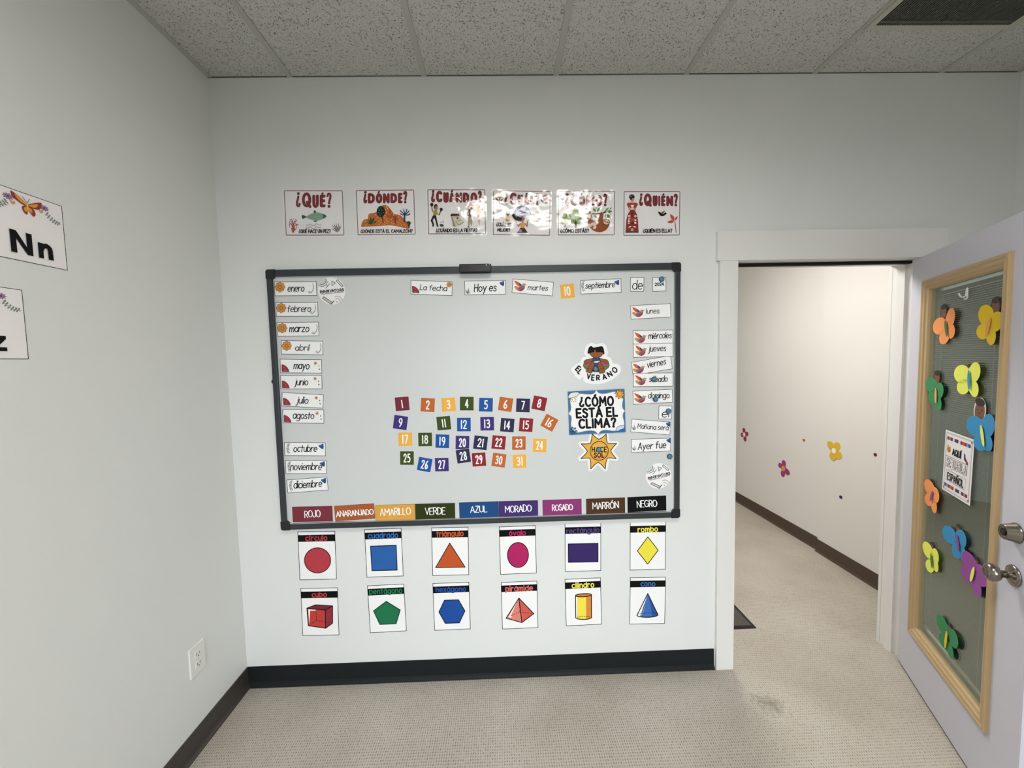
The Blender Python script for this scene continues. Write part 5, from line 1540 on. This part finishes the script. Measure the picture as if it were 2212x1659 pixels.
BUT = [
    # head, upper left, upper right, lower left, lower right, body top, body bottom: (along, up); colours; photo head?
    ('orange', 'o', 'dg', (.2725, 1.7561), (.2540, 1.7040), (.3331, 1.7309), (.2930, 1.6547), (.3410, 1.6750), (.3028, 1.7205), (.3196, 1.6577), .040, .9, 'orange paper butterfly with green body, high on the door glass', True),
    ('yellow', 'y', 'peach', (.6155, 1.7424), (.5720, 1.7214), (.6300, 1.6942), (.5590, 1.6630), (.6040, 1.6430), (.6004, 1.7076), (.5843, 1.6482), .038, 1.0, 'yellow paper butterfly with peach body, high on the door glass', True),
    ('lime', 'l', 'b', (.4731, 1.5262), (.4324, 1.5035), (.5090, 1.5136), (.4440, 1.4528), (.5105, 1.4500), (.4816, 1.5164), (.4890, 1.4481), .040, .8, 'lime paper butterfly with blue body in the middle of the door glass', False),
    ('green', 'g', 'peach', (.2428, 1.4726), (.2095, 1.4442), (.2714, 1.4246), (.2235, 1.3900), (.2680, 1.3685), (.2519, 1.4334), (.2569, 1.3721), .038, 1.0, 'green paper butterfly with peach body, beside the door frame at mid height', True),
    ('blue', 'b', 'l', (.5588, 1.3690), (.5420, 1.3125), (.6160, 1.3274), (.5771, 1.2580), (.6100, 1.2640), (.5821, 1.3189), (.6032, 1.2500), .042, 1.0, 'blue paper butterfly with pale yellow body and a large photo head', True),
    ('salmon', 'o', 'p', (.2390, 1.0080), (.2300, .9842), (.2740, .9650), (.2253, .9262), (.2720, .9143), (.2640, .9764), (.2478, .9302), .037, .9, 'orange paper butterfly with purple body, low on the door glass', False),
    ('azure', 'b', 'p', (.4487, .8860), (.4000, .8400), (.4770, .8560), (.4520, .7950), (.4960, .7990), (.4558, .8628), (.4717, .8019), .038, .9, 'blue paper butterfly with purple body, left of the door knob', False),
    ('lemon', 'l', 'dg', (.2644, .7320), (.2370, .7000), (.2980, .7000), (.2588, .6350), (.3030, .6600), (.2739, .6975), (.2866, .6425), .036, .8, 'pale yellow paper butterfly with green body, low beside the glazing frame', False),
    ('purple', 'p', 'l', (.5825, .8090), (.5500, .7880), (.6218, .7750), (.5395, .7369), (.5989, .7180), (.5844, .7852), (.5681, .7256), .041, 1.0, 'purple paper butterfly with pale yellow body beside the door knob', False),
    ('leaf', 'g', 'y', (.4229, .4551), (.3793, .4388), (.4622, .4350), (.3930, .3745), (.4393, .3690), (.4199, .4336), (.4127, .3607), .038, 1.0, 'green paper butterfly with yellow body, lowest on the door glass', False),
]
for key, wc, bc, hd, ul, ur, ll, lr, bt, bb, R0, asp, lab, photo in BUT:
    cx, cz = (bt[0] + bb[0]) / 2, (bt[1] + bb[1]) / 2
    shift = -.012 if key in ('yellow', 'blue', 'purple') else 0
    o = empty('paper_butterfly', on_door(cx + shift, GLY, cz), (0, 0, -DA))
    tag(o, lab, 'paper butterfly', 'paper butterflies on the door glass')
    rel = lambda p: (p[0] - cx, p[1] - cz)
    dv = Vector((bt[0] - bb[0], bt[1] - bb[1])).normalized()
    hinge = ((0, 0), (dv.x, dv.y))
    for p, big in ((ul, 1), (ur, 1), (ll, 0), (lr, 0)):
        q = rel(p)
        # the wing's long axis points from the body to its tip
        base = rel(bt) if big else rel(bb)
        root = (base[0] * .5, base[1] * .5)
        ang = math.atan2(q[1] - root[1], q[0] - root[0])
        L = max(.02, math.hypot(q[0] - root[0], q[1] - root[1]))
        bm = bmesh.new()
        lr_ = (R0 * 1.12 if big else R0 * .88)
        blade(bm, q[0] * .96, q[1] * .96, lr_, R0 * .92 if big else R0 * .76, ang, hinge, lift=.08)
        link('wing', bm, mat(FOAM[wc], .75, '', 1.25), o)
    bm = bmesh.new()
    a, b = rel(bt), rel(bb)
    m_x, m_z = (a[0] + b[0]) / 2, (a[1] + b[1]) / 2
    blade(bm, m_x, m_z, math.hypot(a[0] - b[0], a[1] - b[1]) / 2 * 1.1, .0085, math.atan2(dv.y, dv.x), hinge, lift=.0)
    for v in bm.verts:
        v.co.y -= .006
    link('body', bm, mat(FOAM[bc], .75, '', 1.25), o)
    h_ = rel(hd)
    r = .036 if key == 'blue' else (.026 if photo else .013)
    h_ = (h_[0], h_[1] + (.004 if photo else 0))
    bm = bmesh.new()
    blade(bm, h_[0], h_[1], r * .92 + .002, r * 1.28 + .002, -.15, hinge, lift=.0)
    hp = link('photo_head', bm, mat('#d8d2cc', .4) if key == 'blue' else mat('#3a2318', .4), o)
    bm = bmesh.new()
    blade(bm, h_[0], h_[1] - r * .12, r * .80, r * 1.08, -.15, hinge, lift=.0, t=.0002)
    for v in bm.verts:
        v.co.y -= .0004
    link('face_print', bm, mat('#7a4d36', .4), hp)
    bm = bmesh.new()
    blade(bm, h_[0], h_[1] + r * .85, r * .78, r * .42, -.1, hinge, lift=.0, t=.0002)
    for v in bm.verts:
        v.co.y -= .0008
    link('hair_print', bm, mat('#1c1310', .4), hp)
    if photo and key == 'blue':
        bm = bmesh.new()
        for dx in (-.34, .34):
            blade(bm, h_[0] + dx * r, h_[1] + .06 * r, r * .13, r * .07, 0, hinge, lift=0, n=10, t=.0002)
        blade(bm, h_[0] + .02 * r, h_[1] - .72 * r, r * .24, r * .08, 0, hinge, lift=0, n=10, t=.0002)
        blade(bm, h_[0] + .02 * r, h_[1] - .28 * r, r * .12, r * .09, 0, hinge, lift=0, n=10, t=.0002)
        for v in bm.verts:
            v.co.y -= .0009
        link('features_print', bm, mat('#3c2018', .4), hp)

# Spanish sign taped to the glass
SG = [(160, 110), (697, 300), (607, 1520), (108, 1190)]
p = on_door(.4204, GLY - .0005, 1.1327)
s = Sheet('spanish_sign', 'white sheet reading AQUÍ SE HABLA ESPAÑOL taped on the door glass', 'sign', None, p, (0, math.radians(1.8), -DA), .194, .258, SG, paper='#d9d6d8')
s.q = [(0, 0), (194, 0), (194, 258), (0, 258)]
s.part('border', ('#4a4650', outline(poly(9, 9, 184, 9, 184, 250, 9, 250), .7) + outline(poly(13, 13, 180, 13, 180, 246, 13, 246), .35)), ('#2c2a30', ell(180, 15, 3.5, 4.5) + ell(14, 243, 3.5, 4.5) + ell(181, 243, 3.5, 4.5)))
fc = ['#7d3a2a', '#8e7a4a', '#3a3f6c', '#c9c4c4', '#6e2f44', '#37406e', '#d0cac4', '#802f3a', '#b0672c', '#8a2f34', '#7f8aa0', '#33497c']
for nm, z in (('flag_strip', 24), ('flag_strip', 222)):
    s.part(nm, *[(c, poly(16 + i * 13.2, z, 16 + (i + 1) * 13.2, z, 16 + (i + 1) * 13.2, z + 14, 16 + i * 13.2, z + 14)) for i, c in enumerate(fc if z < 100 else fc[::-1])], flat=True)
s.part('hand_print', ('#b5803f', ell(32, 78, 13, 12) + leaf(30, 74, 24, 56, .2) + leaf(36, 74, 44, 62, .2)), ('#7c4f22', outline(ell(34, 80, 7, 6), .8)))
s.part('map_print', ('#2c2f5a', poly(138, 66, 146, 70, 148, 84, 158, 92, 152, 98, 140, 92)), ('#7a2a36', poly(150, 86, 164, 96, 166, 108, 154, 102)))
s.part('lettering', (INK, word('AQUÍ', 58, 92, 122, 92, 24, 2.6, track=.2) + outline(poly(16, 106, 164, 106, 164, 150, 70, 150, 62, 158, 52, 150, 16, 150), .6) + outline(poly(26, 164, 160, 164, 160, 208, 26, 208), .5)),
       ('#5c5a60', word('SE HABLA', 22, 143, 160, 143, 29, 3.0, track=.3)), ('#d9d6d8', word('SE HABLA', 23, 142.2, 159, 142.2, 27.5, 1.7, track=.3)), (INK, word('ESPAÑOL', 34, 202, 148, 202, 28, 2.2, track=.22)))

# adhesive hook
o = empty('adhesive_hook', on_door(.434, GLY, 1.8185), (0, 0, -DA))
tag(o, 'small white plastic hook stuck high on the door glass', 'hook')
HK = mat('#e6e6e4', .3)
bm = bmesh.new()
bmesh.ops.create_uvsphere(bm, u_segments=20, v_segments=12, radius=1)
for v in bm.verts:
    v.co = (v.co.x * .008, v.co.y * .003 - .003, v.co.z * .017 + .004)
link('base', bm, HK, o, True)


def tube(bm, pts, r, n=10):
    pts = [Vector(p) for p in pts]
    rings = []
    for i, p in enumerate(pts):
        t = (pts[min(i + 1, len(pts) - 1)] - pts[max(i - 1, 0)]).normalized()
        u = t.cross(Vector((1, 0, 0))).normalized()
        w = t.cross(u)
        rings.append([bm.verts.new(p + u * r * math.cos(2 * PI * k / n) + w * r * math.sin(2 * PI * k / n)) for k in range(n)])
    for a, b in zip(rings, rings[1:]):
        for k in range(n):
            bm.faces.new((a[k], a[(k + 1) % n], b[(k + 1) % n], b[k]))
    bm.faces.new(rings[0])
    bm.faces.new(rings[-1])
    bmesh.ops.recalc_face_normals(bm, faces=bm.faces)


bm = bmesh.new()
tube(bm, [(0, -.004, .0), (0, -.006, -.010), (0, -.012, -.016), (0, -.019, -.013), (0, -.024, -.005), (0, -.0255, .001)], .0028)
link('prong', bm, HK, o, True)
bm = bmesh.new()
tube(bm, [(0, -.001, -.008), (0, -.002, -.020), (0, -.006, -.0235), (0, -.010, -.0225)], .0028)
link('lower_prong', bm, HK, o, True)

# ------------------------------------------------------------------ foam flowers and dots on the hall wall
HXF = HALL_X + .010
HXN = lambda y: HALL_X - .012 - .028 * (1.117 - y) / (1.117 - WT) - .0004


def flower(x, y, z, sc, petals, col, mid, lab):
    o = empty('foam_flower', (x, y, z), (0, 0, -PI / 2))
    tag(o, lab, 'flower decal', 'foam flowers on the hall wall')

    def slab(bm, pts, y0, y1):
        a, b = [bm.verts.new((p[0], y0, p[1])) for p in pts], [bm.verts.new((p[0], y1, p[1])) for p in pts]
        bm.faces.new(a)
        bm.faces.new(b)
        for i in range(len(a)):
            bm.faces.new((a[i], a[(i + 1) % len(a)], b[(i + 1) % len(a)], b[i]))
        bmesh.ops.recalc_face_normals(bm, faces=bm.faces)
    bm = bmesh.new()
    for i, (px, pz, rx, rz) in enumerate(petals):
        ang = math.degrees(math.atan2(pz, px))
        slab(bm, ell(px * sc, pz * sc, rx * sc, rz * sc, ang, 20)[0], -.003 - i * .0002, -.0003)
    slab(bm, ell(0, 0, .42 * sc, .42 * sc, 0, 20)[0], -.0042, -.0003)
    link('petals', bm, mat(col, .7, '', 1.1), o)
    bm = bmesh.new()
    slab(bm, ell(0, 0, .30 * sc, .34 * sc, 0, 20)[0], -.006, -.004)
    link('center', bm, mat(mid, .7), o)


four = [(-.15, .62, .40, .34), (.55, .2, .38, .36), (.15, -.62, .42, .34), (-.55, -.15, .36, .34)]
flower(HXF, 2.1062, .7609, .068, four, '#8c2a4a', '#e8d8d6', 'dark pink foam flower with white centre, nearest the door jamb in the hall')
flower(HXF, 1.5318, .5613, .073, [(0, .62, .42, .34), (-.6, .2, .34, .32), (.55, -.25, .48, .36), (-.12, -.68, .42, .34)], '#93346f', '#d89a30', 'magenta foam flower with orange centre on the hall wall')
flower(HXN(.9745 - .03), .9745, .8559, .062, [(-.55, .55, .55, .45), (.35, .62, .55, .45), (.6, -.4, .5, .48), (-.15, -.7, .52, .48)], '#d2ac30', '#f0ede0', 'yellow foam flower with white centre on the hall wall')
for x, y, z, r, c, lab in ((HXF, 1.3063, .868, .0125, '#c8562a', 'tiny orange foam dot on the hall wall'), (HXN(.6447), .6447, .9072, .0115, '#6e1520', 'tiny dark red foam dot on the hall wall'), (HXN(.9057), .9057, .5215, .013, '#1c2254', 'tiny navy foam dot low on the hall wall')):
    bm = bmesh.new()
    lathe(bm, [(.0002, r * 1.0), (.003, r * .95), (.0042, r * .6), (.0042, 0)], '-x', (0, 0, 0), 14)
    o = link('foam_dot', bm, mat(c, .7))
    o.location = (x, y, z)
    tag(o, lab, 'dot decal', 'foam dots on the hall wall')
